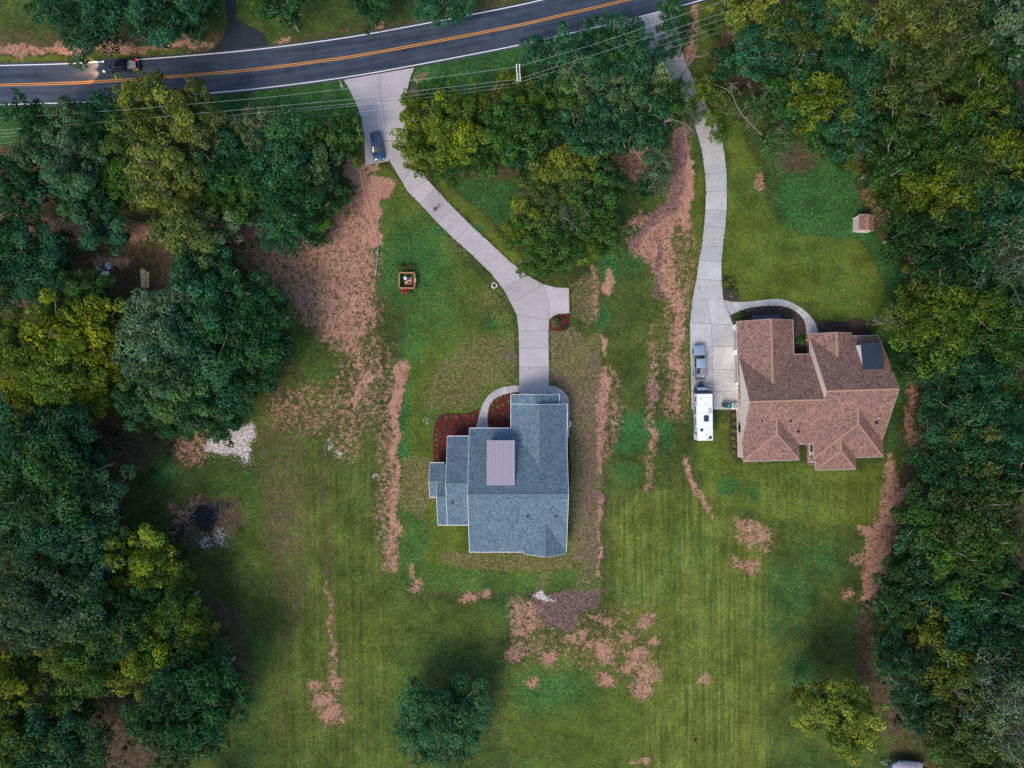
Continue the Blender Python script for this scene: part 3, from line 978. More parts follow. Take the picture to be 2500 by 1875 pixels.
G2 = [((982, 445), (1016, 399)), ((996, 469), (1045, 440)), ((1025, 498), (1063, 460)), ((1068, 544), (1108, 508)), ((1111, 586), (1150, 550)), ((1155, 625), (1196, 592)), ((1199, 668), (1240, 634)), ((1228, 706), (1286, 671)), ((1248, 741), (1327, 694))]
pan += strips(G2)
pan.append([(1248, 741), (1327, 694), (1341, 740), (1341, 781), (1262, 770)])
pan.append([(1327, 694), (1356, 701.6), (1389, 703), (1390, 764.6), (1364, 767), (1350, 772), (1341, 781), (1341, 740)])
pan += strips([((1262, 770), (1341, 781)), ((1266, 808), (1339, 808)), ((1267, 851), (1339.5, 851)), ((1267.5, 896), (1340, 896)), ((1267.5, 966), (1340, 966))])
paving('driveway', pan, M['conc'])
RD = [((1499, 61), (1661, 15)), ((1545, 80), (1655, 60)), ((1580, 120), (1660, 105)), ((1610, 160), (1670, 142)), ((1642, 205), (1690, 187)), ((1664, 243), (1712, 230)), ((1683, 278), (1733, 272)), ((1703, 328), (1757, 318)), ((1714.5, 376), (1768, 369)), ((1721, 425), (1774, 421)), ((1723, 468), (1775, 466)), ((1722, 512), (1774, 513)), ((1718, 554), (1771, 555)), ((1713, 601), (1765, 602)), ((1706, 636), (1761.6, 640)), ((1700, 682), (1762, 685)), ((1690, 729), (1766, 731))]
pan = strips(RD)
RP = [((1690, 729), (1766, 731)), ((1684, 790), (1790, 793)), ((1684, 846), (1796, 846)), ((1686, 902), (1797, 902)), ((1687, 955), (1797.5, 955)), ((1688, 1000), (1798, 1000))]
pan += splits(RP, .49)
paving('parking_driveway', pan, M['conc2'])
# curved front walks, slab by slab
def walk(name, outer, inner, mat, n):
    oc, ic = catmull(outer, 6), catmull(inner, 6)
    def at(c, f):
        L = [0]
        for a, b in zip(c, c[1:]):
            L.append(L[-1] + (b - a).length)
        d = f * L[-1]
        for i in range(len(c) - 1):
            if L[i + 1] >= d - 1e-6:
                t = (d - L[i]) / max(1e-6, L[i + 1] - L[i])
                return tuple((c[i].lerp(c[i + 1], t))[:2])
        return tuple(c[-1][:2])
    st = [(at(oc, i / n), at(ic, i / n)) for i in range(n + 1)]
    return paving(name, strips(st), mat)
walk('front_walk', [(1267.6, 941), (1246, 941.6), (1218.5, 947.7), (1196, 961.6), (1182.5, 978), (1174, 997.6), (1168.6, 1019.8), (1160, 1050)],
     [(1267.6, 957), (1249, 958.8), (1224, 965.7), (1207, 974), (1196, 988), (1192, 1003), (1190, 1022.6), (1194, 1050)], M['conc'], 11)
walk('side_walk', [(1340, 941), (1357, 943.6), (1376.5, 954.7), (1387.6, 970), (1390, 984), (1390.5, 1039), (1389.5, 1068)],
     [(1340, 959), (1351.5, 961), (1362, 970), (1368, 978), (1371, 990), (1371, 1039), (1371, 1068)], M['conc'], 8)
walk('curved_walk', [(1767, 732), (1790, 737), (1829, 735.7), (1888.5, 729.5), (1915.6, 732), (1948, 745.8), (1975, 767.5), (1991.6, 790.5), (1997, 809.5), (1996, 826)],
     [(1782, 770), (1807, 759), (1839.7, 750), (1888.5, 746.6), (1921, 750), (1942.8, 760.7), (1961.8, 779.7), (1967, 797), (1969, 812), (1968, 826)], M['conc2'], 15)

# ------------------------------------------------------------------ mulch beds
def mulch_mat(name, a, b, c3):
    t = NT(name)
    v = t.coord()
    n = t.noise(v, 5.0, 5, .75)
    n2 = t.noise(v, 1.1, 4)
    c = t.mix(t.ramp(n, .32, .68), a, b)
    c = t.mix(t.math('MULTIPLY', t.ramp(n2, .5, .7), .6), c, c3)
    return t.bsdf(c, .95, bump=n, bstr=.9, bdist=.1, spec=.1)
M['mulch_red'] = mulch_mat('red_mulch', (.045, .010, .012), (.135, .028, .030), (.15, .04, .03))
M['mulch_brown'] = mulch_mat('brown_mulch', (.022, .015, .015), (.10, .065, .058), (.07, .045, .045))
_rb = random.Random(3)
def bed(name, pts, mat, top=.05):
    P = catmull(pts + [pts[0]], 4)[:-1]
    P = [(W(p.x + _rb.uniform(-.8, .8), p.y + _rb.uniform(-.8, .8))) for p in P]
    c = sum((Vector(p) for p in P), Vector()) / len(P)
    m = MB()
    n = len(P)
    ring0 = [(p.x, p.y, -.1) for p in P]
    ring1 = [(p.x, p.y, .0) for p in P]
    ring2 = [(p.x + (c.x - p.x) * .04, p.y + (c.y - p.y) * .04, top) for p in P]
    vs = ring0 + ring1 + ring2
    fs = [(k * n + i, k * n + (i + 1) % n, (k + 1) * n + (i + 1) % n, (k + 1) * n + i) for k in (0, 1) for i in range(n)]
    fs.append(tuple(2 * n + i for i in range(n)))
    m.add(vs, fs)
    return tag(m.build(name, mat), kind='structure')
bed('mulch_bed', [(1169, 996), (1152, 1005), (1135, 1010), (1113, 1010), (1091, 1009), (1074, 1017), (1063, 1031), (1058, 1053), (1058, 1086), (1061, 1129), (1095, 1135), (1110, 1080), (1150, 1060), (1161, 1045), (1166, 1020)], M['mulch_red'])
bed('mulch_bed', [(1267, 958), (1249, 960), (1224, 967), (1208, 976), (1198, 990), (1194, 1003), (1192, 1022), (1196, 1050), (1252, 1050), (1262, 1000), (1267, 970)], M['mulch_red'])
bed('mulch_bed', [(1372, 1067), (1385, 1068), (1391, 1090), (1394, 1130), (1393, 1180), (1376, 1180)], M['mulch_red'], .03)
bed('mulch_bed', [(1341, 960), (1352, 962), (1362, 972), (1369, 985), (1366, 1000), (1345, 990)], M['mulch_brown'], .03)
bed('mulch_bed', [(1389, 767), (1367, 769), (1350, 775), (1342, 785), (1342, 801), (1356, 808.6), (1376, 807), (1387, 796), (1390, 781)], M['mulch_red'])
bed('mulch_bed', [(1784, 771), (1807, 761), (1840, 752), (1888, 748), (1920, 752), (1942, 763), (1960, 781), (1967, 812), (1967, 868), (1936, 868), (1900, 800), (1800, 800)], M['mulch_brown'])
bed('mulch_bed', [(1999, 786), (2013, 782), (2038, 785), (2065, 785), (2084, 778), (2100, 778), (2116, 787), (2124, 801), (2119, 822), (2060, 830), (2000, 830)], M['mulch_brown'])
bed('mulch_bed', [(1763, 672), (1775, 673), (1787, 683), (1798, 700), (1803, 720), (1798, 735), (1780, 735), (1767, 730), (1763, 700)], M['mulch_brown'])
bed('mulch_bed', [(1782, 1002), (1797, 1002), (1800, 1050), (1802, 1114), (1786, 1114), (1780, 1080), (1780, 1040)], M['mulch_brown'])
# ------------------------------------------------------------------ houses
_rh = random.Random(11)
def shingles(poly, mat, parent, e=.225, w=.27):
    P = [Vector(p) for p in poly]
    u = (P[1] - P[0]).normalized()
    n = (P[1] - P[0]).cross(P[2] - P[1]).normalized()
    if n.z < 0:
        n = -n
    v = n.cross(u)
    if v.z < 0:
        v = -v
    q = [((p - P[0]).dot(u), (p - P[0]).dot(v)) for p in P]
    vmax = max(a[1] for a in q)
    V, F = [], []
    def span(t):
        xs = []
        for i in range(len(q)):
            a, b = q[i], q[(i + 1) % len(q)]
            if (a[1] > t) != (b[1] > t):
                xs.append(a[0] + (b[0] - a[0]) * (t - a[1]) / (b[1] - a[1]))
        return (min(xs), max(xs)) if len(xs) >= 2 else None
    rows = int(vmax / e + .5)
    for r in range(rows):
        sp = span(min(r * e + e * .5, vmax - .01))
        if not sp:
            continue
        a, b = sp
        x = a - _rh.random() * w
        while x < b:
            ww = w * _rh.uniform(.6, 1.35)
            x0, x1 = max(a, x), min(b, x + ww - .012)
            x += ww
            if x1 - x0 < .03:
                continue
            lift = _rh.uniform(.022, .045)
            v0 = r * e - .01 + (_rh.uniform(0, .06) if r else 0)
            v1 = min((r + 1) * e + .05, vmax + .02)
            k = len(V)
            for (uu, vv, nn) in ((x0, v0, .004), (x1, v0, .004), (x1, v0, lift + .012), (x0, v0, lift + .012), (x1, v1, .012), (x0, v1, .012)):
                V.append(P[0] + u * uu + v * vv + n * nn)
            F += [(k, k + 1, k + 2, k + 3), (k + 3, k + 2, k + 4, k + 5)]
    m = MB()
    m.add(V, F)
    o = m.build('shingles', mat, parent, fix=False)
    o['kind'] = 'stuff'
    return o

def cap_row(a, b, mat, parent, w=.34, step=.32):
    """overlapping ridge tiles along a->b"""
    a, b = Vector(a), Vector(b)
    d = b - a
    n = max(1, int(d.length / step))
    dn = d.normalized()
    side = dn.cross(Vector((0, 0, 1))).normalized()
    m = MB()
    for i in range(n):
        p, q = a + dn * (i * step), a + dn * min((i + 1.25) * step, d.length)
        l0, l1 = .06, .035
        m.add([p + side * w / 2 - Vector((0, 0, .06)) + Vector((0, 0, l0)), p + Vector((0, 0, l0 + .03)), p - side * w / 2 - Vector((0, 0, .06)) + Vector((0, 0, l0)),
               q + side * w / 2 - Vector((0, 0, .06)) + Vector((0, 0, l1)), q + Vector((0, 0, l1 + .03)), q - side * w / 2 - Vector((0, 0, .06)) + Vector((0, 0, l1))],
              [(0, 1, 4, 3), (1, 2, 5, 4), (0, 2, 1)])
    o = m.build('ridge_cap', mat, parent)
    o['kind'] = 'stuff'
    return o

class House:
    def __init__(s, name, label, loc, rz, sh, cap, felt, wall):
        s.o = thing(name, label, 'house', loc, rz)
        s.c = Vector(loc)
        s.sh, s.cap, s.felt, s.wall = sh, cap, felt, wall
        s.gm, s.rm = (M['gutter'], M['fascia_brown']) if 'brown' in name else (M['trim'], M['trim'])
    def P(s, ax, along, across, z):
        p = (along, across, z) if ax == 'x' else (across, along, z)
        return Vector(p) - s.c
    def gable(s, ax, e0, e1, s0, s1, he, hr, gut=(1, 1), ends=(1, 1), er=None, slopes=(1, 1), cap=True, lowrake=(1, 1)):
        """ridge along ax; eaves at e0<e1, ends at s0<s1"""
        mid = (e0 + e1) / 2 if er is None else er
        m = MB()
        sec = [(e0, he - .2), (e1, he - .2), (e1, he), (mid, hr), (e0, he)]
        vs = [s.P(ax, s0, a, z) for a, z in sec] + [s.P(ax, s1, a, z) for a, z in sec]
        m.add(vs, [(0, 1, 6, 5)], 1)
        m.add(vs, [(1, 2, 7, 6), (4, 0, 5, 9)], 1)
        m.add(vs, [(2, 3, 8, 7), (3, 4, 9, 8)], 0)
        m.add(vs, [(0, 1, 2, 3, 4), (5, 6, 7, 8, 9)], 2)
        r = m.build('roof', [s.felt, M['trim'], s.wall], s.o)
        if slopes[0]:
            shingles([s.P(ax, s0, e0, he), s.P(ax, s1, e0, he), s.P(ax, s1, mid, hr), s.P(ax, s0, mid, hr)], s.sh, r)
        if slopes[1]:
            shingles([s.P(ax, s0, e1, he), s.P(ax, s1, e1, he), s.P(ax, s1, mid, hr), s.P(ax, s0, mid, hr)], s.sh, r)
        if cap:
            cap_row(s.P(ax, s0, mid, hr), s.P(ax, s1, mid, hr), s.cap, r)
        for k, (e, sg) in enumerate(((e0, -1), (e1, 1))):
            if gut[k]:
                a, b = s.P(ax, s0, e + sg * .055, he - .03), s.P(ax, s1, e + sg * .055, he - .03)
                MB().bar(a, b, .11, .12).build('gutter', s.gm, r)
        for k, sx in enumerate((s0 - .02, s1 + .02)):
            if ends[k]:
                g = MB()
                if lowrake[k]:
                    g.bar(s.P(ax, sx, e0 - .02, he - .06), s.P(ax, sx, mid, hr - .05), .05, .2)
                g.bar(s.P(ax, sx, e1 + .02, he - .06), s.P(ax, sx, mid, hr - .05), .05, .2)
                g.build('rake_board', s.rm, r)
        return r
    def hip(s, x0, x1, ys, yn, he, pitch, gut=True):
        """north-south ridge, hipped at its south end"""
        hw = (x1 - x0) / 2
        xm, hr = (x0 + x1) / 2, he + pitch * hw
        V = lambda x, y, z: Vector((x, y, z)) - s.c
        a, b, c, d = V(x0, ys, he), V(x1, ys, he), V(x1, yn, he), V(x0, yn, he)
        r0, r1 = V(xm, ys + hw, hr), V(xm, yn, hr)
        m = MB()
        dz = Vector((0, 0, .2))
        m.add([a, b, c, d, r0, r1, a - dz, b - dz, c - dz, d - dz], [(0, 1, 4), (1, 2, 5, 4), (0, 4, 5, 3), (3, 5, 2)], 0)
        m.add([a, b, c, d, r0, r1, a - dz, b - dz, c - dz, d - dz], [(0, 6, 7, 1), (1, 7, 8, 2), (3, 9, 6, 0), (2, 8, 9, 3), (6, 9, 8, 7)], 1)
        r = m.build('roof', [s.felt, M['trim']], s.o)
        shingles([a, b, r0], s.sh, r)
        shingles([b, c, r1, r0], s.sh, r)
        shingles([d, a, r0, r1], s.sh, r)
        cap_row(r0, r1, s.cap, r)
        cap_row(a, r0, s.cap, r, .26)
        cap_row(b, r0, s.cap, r, .26)
        if gut:
            MB().bar(a + Vector((0, -.055, -.03)), b + Vector((0, -.055, -.03)), .11, .12).build('gutter', s.gm, r)
        return r
    def walls(s, boxes, he):
        for x0, x1, y0, y1 in boxes:
            MB().prism([(x0 - s.c.x, y0 - s.c.y), (x1 - s.c.x, y0 - s.c.y), (x1 - s.c.x, y1 - s.c.y), (x0 - s.c.x, y1 - s.c.y)], -.1, he).build('wall', s.wall, s.o)
    def loc(s, p):
        return Vector(p) - s.c

# ---- grey house
GH = House('grey_house', 'single-storey house with blue-grey shingle roof and pale metal dormer roof, amid red mulch beds', (-1, -15, 0), 0, M['sh_grey'], M['cap_grey'], M['under_grey'], M['white'])
gmain = GH.gable('x', -27.16, -7.2, -6.9, 8.8, 2.9, 7.2)
gB = GH.gable('x', -22.8, -8.49, -10.45, -6.92, 2.9, 5.96, ends=(1, 0))
gBx = GH.gable('x', -22.8, -13.0, -12.0, -10.47, 2.9, 5.0, gut=(1, 0), ends=(1, 0))
gC = GH.gable('x', -18.28, -12.8, -13.3, -11.0, 2.9, 4.07, ends=(1, 0))
gD = GH.gable('y', -.13, 8.88, -15.4, -3.25, 2.9, 5.45, ends=(0, 1))
gD2 = GH.gable('y', -.13 + .004, 7.63, -6.0, -1.69, 2.905, 5.09, ends=(0, 1), gut=(1, 1))
gE = GH.gable('y', 1.95, 8.73, -27.5, -21.0, 2.9, 5.06, ends=(1, 0), gut=(0, 0))
GH.walls([(-6.45, 8.35, -26.7, -7.65), (-10.05, -6.46, -22.35, -8.94), (-11.6, -10.06, -22.34, -16.5), (-12.9, -11.61, -17.85, -13.25), (.32, 8.4, -7.64, -3.7), (.33, 7.18, -3.69, -2.1)], 2.72)
# shed dormer with standing-seam roof
X0, X1, YN, YS, HN, HS = -3.93, .39, -8.97, -15.85, 5.62, 6.82
dm = MB()
dv = [GH.loc(p) for p in ((X0 + .3, YN - .3, 3.6), (X1 - .3, YN - .3, 3.6), (X1 - .3, YS, 6.4), (X0 + .3, YS, 6.4), (X0 + .3, YN - .3, HN - .1), (X1 - .3, YN - .3, HN - .1), (X1 - .3, YS, HS - .1), (X0 + .3, YS, HS - .1))]
dm.add(dv, [(0, 1, 5, 4), (1, 2, 6, 5), (3, 0, 4, 7), (4, 5, 6, 7), (0, 3, 2, 1), (2, 3, 7, 6)])
dorm = dm.build('dormer', M['white'], GH.o)
NP_ = 10
for i in range(NP_):
    a, b = X0 + (X1 - X0) * i / NP_, X0 + (X1 - X0) * (i + 1) / NP_
    pm = MB()
    pm.add([GH.loc(p) for p in ((a + .012, YN, HN - .06), (b - .012, YN, HN - .06), (b - .012, YS, HS - .06), (a + .012, YS, HS - .06), (a + .012, YN, HN), (b - .012, YN, HN), (b - .012, YS, HS), (a + .012, YS, HS))],
           [(0, 3, 2, 1), (4, 5, 6, 7), (0, 1, 5, 4), (1, 2, 6, 5), (2, 3, 7, 6), (3, 0, 4, 7)])
    pm.bar(GH.loc((b - .03, YN, HN + .02)), GH.loc((b - .03, YS, HS + .02)), .035, .05)
    pm.build('metal_panel', M['lilac'], dorm)
MB().bar(GH.loc((X0 - .03, YN + .02, HN - .05)), GH.loc((X1 + .03, YN + .02, HN - .05)), .07, .14).build('fascia', M['lilac'], dorm)
for x in (X0 - .03, X1 + .03):
    MB().bar(GH.loc((x, YN, HN - .04)), GH.loc((x, YS, HS - .04)), .06, .12).build('fascia', M['lilac'], dorm)
for x in (-3.0, -1.8, -.6):
    MB().box(GH.loc((x, YN - .26, 4.75)), (.8, .06, .7)).build('window', M['glass'], GH.o)
# things on and in the walls
def vent(house, par, px, py, h, r=.11, m='black'):
    p = W(px, py, h)
    q = (p - house.c)
    q = Matrix.Rotation(-house.o.rotation_euler.z, 3, 'Z') @ q
    MB().lathe([(r * 1.7, -.1), (r * 1.6, .05), (r, .09), (r, .38), (r * 1.3, .42), (r * 1.2, .5)], q, 10).build('vent_pipe', M[m], par)
vent(GH, gB, 1103.5, 1228, 5.0); vent(GH, gmain, 1287.8, 1261.5, 5.6); vent(GH, gmain, 1357, 1261.5, 5.6)
def door_panel(par, c, d, m, nm='garage_door', rows=4):
    o = MB().box(c, d).build(nm, M['trim'], par)
    for i in range(rows):
        hh = (d[2] - .1) / rows
        dd = list(d); dd[2] = hh - .03
        if d[0] < d[1]: dd[0] += .04; dd[1] -= .1
        else: dd[1] += .04; dd[0] -= .1
        MB().box((c[0], c[1], c[2] - d[2] / 2 + .05 + hh * (i + .5)), dd).build('door_section', m, o)
    return o
door_panel(GH.o, GH.loc((3.9, -2.1, 1.1)), (5.0, .1, 2.3), M['white'])
MB().box(GH.loc((-4.7, -7.64, 1.05)), (1.1, .12, 2.2)).build('front_door', M['wood'], GH.o)
for x, y, w_, d_ in ((-9.0, -8.93, 1.6, .1), (-3.0, -7.64, 1.2, .1), (8.36, -12.0, .1, 1.4), (8.36, -20, .1, 1.6), (-10.06, -11, .1, 1.4), (-3, -26.71, 2.2, .1), (-5, -26.71, 1.2, .1)):
    f = MB().box(GH.loc((x, y, 1.5)), (w_, d_, 1.5)).build('window', M['trim'], GH.o)
    MB().box(GH.loc((x, y, 1.5)), (max(.13, w_ - .16) if w_ > .2 else .13, max(.13, d_ - .16) if d_ > .2 else .13, 1.34)).build('pane', M['glass'], f)
for p in ((-.22, -2.3), (7.72, -2.3), (-10.55, -8.6)):
    MB().bar(GH.loc((p[0], p[1], 0.0)), GH.loc((p[0], p[1], 2.85)), .09, .07).build('downspout', M['trim'], GH.o)

# ---- brown house
BC = Vector((48.5, -1.5, 0))
BH = House('brown_house', 'large cream-sided house with brown shingle roof and dark metal dormer, beside the camper', BC, R(1.7), M['sh_brown'], M['cap_brown'], M['under_brown'], M['cream'])
HE, PT = 2.65, .656
bL = BH.gable('x', -9.66, 4.82, 37.0, 48.9, HE, HE + PT * 7.24, er=-2.42, ends=(1, 0))
bR = BH.gable('x', -9.69, 7.53, 48.62, 59.75, HE, HE + PT * 8.61, er=-1.08, lowrake=(0, 1))
bG = BH.gable('y', 36.8, 45.86, -3.0, 10.5, HE, HE + PT * 4.53, ends=(0, 1))
bF = BH.gable('y', 48.58, 55.4, 2.0, 8.12, HE, HE + PT * 3.41, ends=(0, 1), gut=(1, 0))
bS1 = BH.hip(37.2, 46.3, -12.2, -3.4, HE, PT)
bS2 = BH.hip(48.64, 59.95, -12.1, -2.0, HE, PT)
bS3 = BH.hip(48.9, 55.4, -13.95, -8.0, HE + .004, PT)
wz = HE - .19
BH.walls([(37.22, 48.85, -9.3, 4.4), (48.86, 59.4, -9.35, 4.4), (50.4, 59.39, 4.41, 7.1), (37.24, 45.5, 4.41, 10.1), (37.26, 45.9, -11.8, -9.31), (50.7, 59.6, -11.7, -9.36), (50.72, 55.0, -13.5, -11.71), (50.42, 55.0, 7.11, 7.7)], wz)
# board-and-batten gable end on the garage side
bt = MB()
y = -9.2
while y < 4.3:
    h_ = min(HE + PT * (y + 9.66), HE + PT * (4.82 - y)) - .16
    if h_ > HE + .2:
        bt.bar(BH.loc((36.985, y, HE + .05)), BH.loc((36.985, y, h_)), .05, .03)
    y += .30
b_ = bt.build('batten', M['white'], BH.o); b_['kind'] = 'stuff'
MB().bar(BH.loc((37.16, -9.6, HE - .3)), BH.loc((37.16, 4.4, HE - .3)), .10, .14).build('belt_trim', M['trim'], BH.o)
# wall under the gable stands out to the rake
MB().bar(BH.loc((37.17, -11.8, .12)), BH.loc((37.17, 10.1, .12)), .05, .3).build('foundation', M['stone'], BH.o)
def bwin(y, w_, z, hh):
    f = MB().box(BH.loc((37.17, y, z)), (.12, w_, hh)).build('window', M['trim'], BH.o)
    MB().box(BH.loc((37.15, y, z)), (.12, w_ - .18, hh - .18)).build('pane', M['glass'], f)
    for s_ in (-1, 1):
        MB().box(BH.loc((37.14, y + s_ * (w_ / 2 + .06), z)), (.08, .09, hh + .1)).build('shutter_trim', M['black'], f)
bwin(-2.9 + .15, .75, 1.75, .85)
bwin(-6.9, 1.45, 1.7, 1.7)
for yc, w_ in ((7.6, 3.1), (2.9, 4.6)):
    door_panel(BH.o, BH.loc((37.2, yc, 1.12)), (.1, w_, 2.2), M['garage'])
for yc, w_ in ((9.75, .75), (5.55, .8), (.35, .4)):
    MB().box(BH.loc((37.1, yc, 1.25)), (.34, w_, 2.45)).build('pilaster', M['trim'], BH.o)
dr = MB().box(BH.loc((37.17, -.55, 1.05)), (.12, 1.05, 2.15)).build('side_door', M['trim'], BH.o)
MB().box(BH.loc((37.15, -.55, 1.05)), (.12, .82, 1.95)).build('door_leaf', M['white'], dr)
# lit coach lamps by the garage
for yc in (5.55, .35):
    k = MB().lathe([(.08, 0), (.09, .04), (.02, .05), (.02, .30), (.11, .31), (.12, .35), (.02, .42)], BH.loc((36.86, yc, 1.83)), 8).build('coach_lamp', M['black'], BH.o)
    MB().lathe([(.055, 0), (.065, .12), (.055, .22)], BH.loc((36.86, yc, 1.9)), 8).build('bulb', M['bulb'], k)
    L = bpy.data.lights.new('coach_light', 'POINT')
    L.energy = 26
    L.color = (1.0, .80, .48)
    L.shadow_soft_size = .12
    lo = bpy.data.objects.new('coach_light', L)
    lo.location = BH.loc((36.62, yc, 1.95))
    lo.parent = k
    COL.objects.link(lo)
# dark shed dormer on the right roof
def bw(px, py, h):
    q = Matrix.Rotation(-R(1.7), 3, 'Z') @ (W(px, py, h) - BC)
    return q
n0, n1 = bw(2101, 838, 5.9), bw(2152, 838, 5.9)
s0, s1 = bw(2108.5, 903, 6.45), bw(2157, 902, 6.45)
x0, x1 = n0.x, (n1.x + s1.x) / 2
yn, ys = n0.y, s0.y
hz = lambda y_: HE + PT * (7.53 - (y_ + BC.y))
dm = MB()
za, zb = hz(yn - .25) - .3, hz(ys) - .2
dm.add([(x0 + .25, yn - .25, za), (x1 - .2, yn - .25, za), (x1 - .2, ys, zb), (x0 + .25, ys, zb), (x0 + .25, yn - .25, 5.85), (x1 - .2, yn - .25, 5.85), (x1 - .2, ys, 6.4), (x0 + .25, ys, 6.4)],
       [(0, 1, 5, 4), (1, 2, 6, 5), (3, 0, 4, 7), (4, 5, 6, 7), (0, 3, 2, 1), (2, 3, 7, 6)])
bd = dm.build('dormer', M['white'], BH.o)
for i in range(8):
    a, b = x0 + (x1 - x0) * i / 8, x0 + (x1 - x0) * (i + 1) / 8
    pm = MB()
    pm.add([(a + .01, yn, 5.86), (b - .01, yn, 5.86), (b - .01, ys, 6.41), (a + .01, ys, 6.41), (a + .01, yn, 5.92), (b - .01, yn, 5.92), (b - .01, ys, 6.47), (a + .01, ys, 6.47)],
           [(0, 3, 2, 1), (4, 5, 6, 7), (0, 1, 5, 4), (1, 2, 6, 5), (2, 3, 7, 6), (3, 0, 4, 7)])
    pm.bar((b - .03, yn, 5.935), (b - .03, ys, 6.485), .035, .05)
    pm.build('metal_panel', M['slate'], bd)
# metal pent roof over the garage front windows
pn = MB()
pr = [bw(1838, 781, 2.7), bw(1906, 779, 2.7)]
pn.add([(pr[0].x, 11.55, 3.0), (pr[1].x, 11.55, 3.0), (pr[1].x, 12.9, 2.4), (pr[0].x, 12.9, 2.4), (pr[0].x, 11.55, 2.9), (pr[1].x, 11.55, 2.9), (pr[1].x, 12.9, 2.3), (pr[0].x, 12.9, 2.3)],
       [(0, 1, 2, 3), (7, 6, 5, 4), (3, 2, 6, 7), (0, 3, 7, 4), (1, 0, 4, 5), (2, 1, 5, 6)])
pn.build('pent_roof', M['slate'], BH.o)
for px, py, h in ((1858.7, 1027, 5.0), (1929, 1028, 5.2), (1948, 1054.5, 4.2), (2139.5, 1032.5, 5.1)):
    vent(BH, bL if px < 2000 else bR, px, py, h, .13)
vent(BH, bR, 2146.8, 1019.8, 5.6, .12, 'steel')
# front porch and back patio
pb = MB().prism([tuple(bw(*p, 0)[:2]) for p in ((1967.5, 818), (1992, 817), (1992, 866), (1967.5, 866))], -.1, .16).build('porch_floor', M['deck'], BH.o)
MB().box(bw(1979, 829, 0) + Vector((0, 0, 1.3)), (.16, .16, 2.5)).build('porch_column', M['trim'], BH.o)
MB().bar(bw(1967.5, 830, 2.6), bw(1984, 829, 2.6), .22, .3).build('porch_beam', M['wood'], BH.o)
MB().prism([tuple(bw(*p, 0)[:2]) for p in ((1970, 1080), (1994, 1080), (1994, 1133), (1970, 1133))], -.1, .14).build('patio_floor', M['conc2'], BH.o)
for a, b in (((1970.5, 1080), (1970.5, 1133)), ((1970.5, 1132.5), (1990, 1132.5))):
    MB().bar(bw(*a, 0) + Vector((0, 0, .15)), bw(*b, 0) + Vector((0, 0, .15)), .22, .3).build('brick_edging', M['brick'], BH.o)
# ------------------------------------------------------------------ vehicles (x forward, z up)
def body_ring(x, hw, zb, zt, sh=.18, tap=.93):
    return [(x, -hw * .92, zb), (x, -hw, zb + .14), (x, -hw, zt - sh), (x, -hw * tap, zt - .045), (x, -hw * .78, zt), (x, -hw * .3, zt + .012),
            (x, hw * .3, zt + .012), (x, hw * .78, zt), (x, hw * tap, zt - .045), (x, hw, zt - sh), (x, hw, zb + .14), (x, hw * .92, zb)]
def wheel(par, x, y, r, w):
    o = MB()
    n = 20
    prof = [(r * .6, -w / 2), (r * .94, -w / 2), (r, -w * .3), (r, w * .3), (r * .94, w / 2), (r * .6, w / 2)]
    vs, fs = [], []
    for a, b in prof:
        for k in range(n):
            t = 2 * PI * k / n
            vs.append((x + a * math.cos(t), y + b, r + a * math.sin(t)))
    for i in range(len(prof) - 1):
        for k in range(n):
            fs.append((i * n + k, i * n + (k + 1) % n, (i + 1) * n + (k + 1) % n, (i + 1) * n + k))
    o.add(vs, fs)
    wo_ = o.build('wheel', M['rubber'], par, True)
    rm = MB()
    vs = [(x + r * .6 * math.cos(2 * PI * k / 12), y - w * .42, r + r * .6 * math.sin(2 * PI * k / 12)) for k in range(12)] + \
         [(x + r * .6 * math.cos(2 * PI * k / 12), y + w * .42, r + r * .6 * math.sin(2 * PI * k / 12)) for k in range(12)]
    rm.add(vs, [tuple(range(12)), tuple(range(23, 11, -1))] + [(k, (k + 1) % 12, 12 + (k + 1) % 12, 12 + k) for k in range(12)])
    rm.build('rim', M['rim'], wo_)
    return wo_
def rquad(x0, x1, hw0, hw1, z0, z1, r=.12, n=3, side=1.0):
    """rounded rectangle ring helper for roofs: list of points"""
    pts = []
    for (cx, cy, hw, z, a0) in ((x1, 1, hw1, z1, 0), (x0, 1, hw0, z0, 90), (x0, -1, hw0, z0, 180), (x1, -1, hw1, z1, 270)):
        sx = 1 if cx == x1 else -1
        for k in range(n + 1):
            t = R(a0 + 90 * k / n)
            pts.append((cx - sx * r + r * math.cos(t) * 1.0, cy * (hw - r) + r * math.sin(t), z))
    return pts
def greenhouse(par, b, t, body, glassm, pill=True):
    """b, t = (x_rear, x_front, half width, z) at belt and roof"""
    g = MB()
    g.loft([rquad(b[0], b[1], b[2], b[2], b[3], b[3], .16), rquad(t[0], t[1], t[2], t[2], t[3], t[3], .14)])
    go = g.build('windows', glassm, par, True)
    r = MB()
    r.loft([rquad(t[0] - .06, t[1] + .05, t[2] + .02, t[2] + .02, t[3] - .03, t[3] - .03, .16), rquad(t[0] - .06, t[1] + .05, t[2] + .02, t[2] + .02, t[3] + .02, t[3] + .02, .16),
            rquad(t[0] + .05, t[1] - .08, t[2] - .1, t[2] - .1, t[3] + .06, t[3] + .06, .14)])
    r.build('roof', body, par, True)
    for s_ in (-1, 1):
        p = MB()
        p.bar((b[1] - .04, s_ * (b[2] - .05), b[3]), (t[1] - .02, s_ * (t[2] - .05), t[3]), .09, .07)
        p.bar((b[0] + .06, s_ * (b[2] - .05), b[3]), (t[0] + .04, s_ * (t[2] - .05), t[3]), .13, .07)
        mx = (b[0] + b[1]) / 2 - .1
        p.bar((mx, s_ * (b[2] + .005), b[3]), (mx, s_ * (t[2] + .005), t[3]), .1, .04)
        p.build('pillar', body, par)
    return go
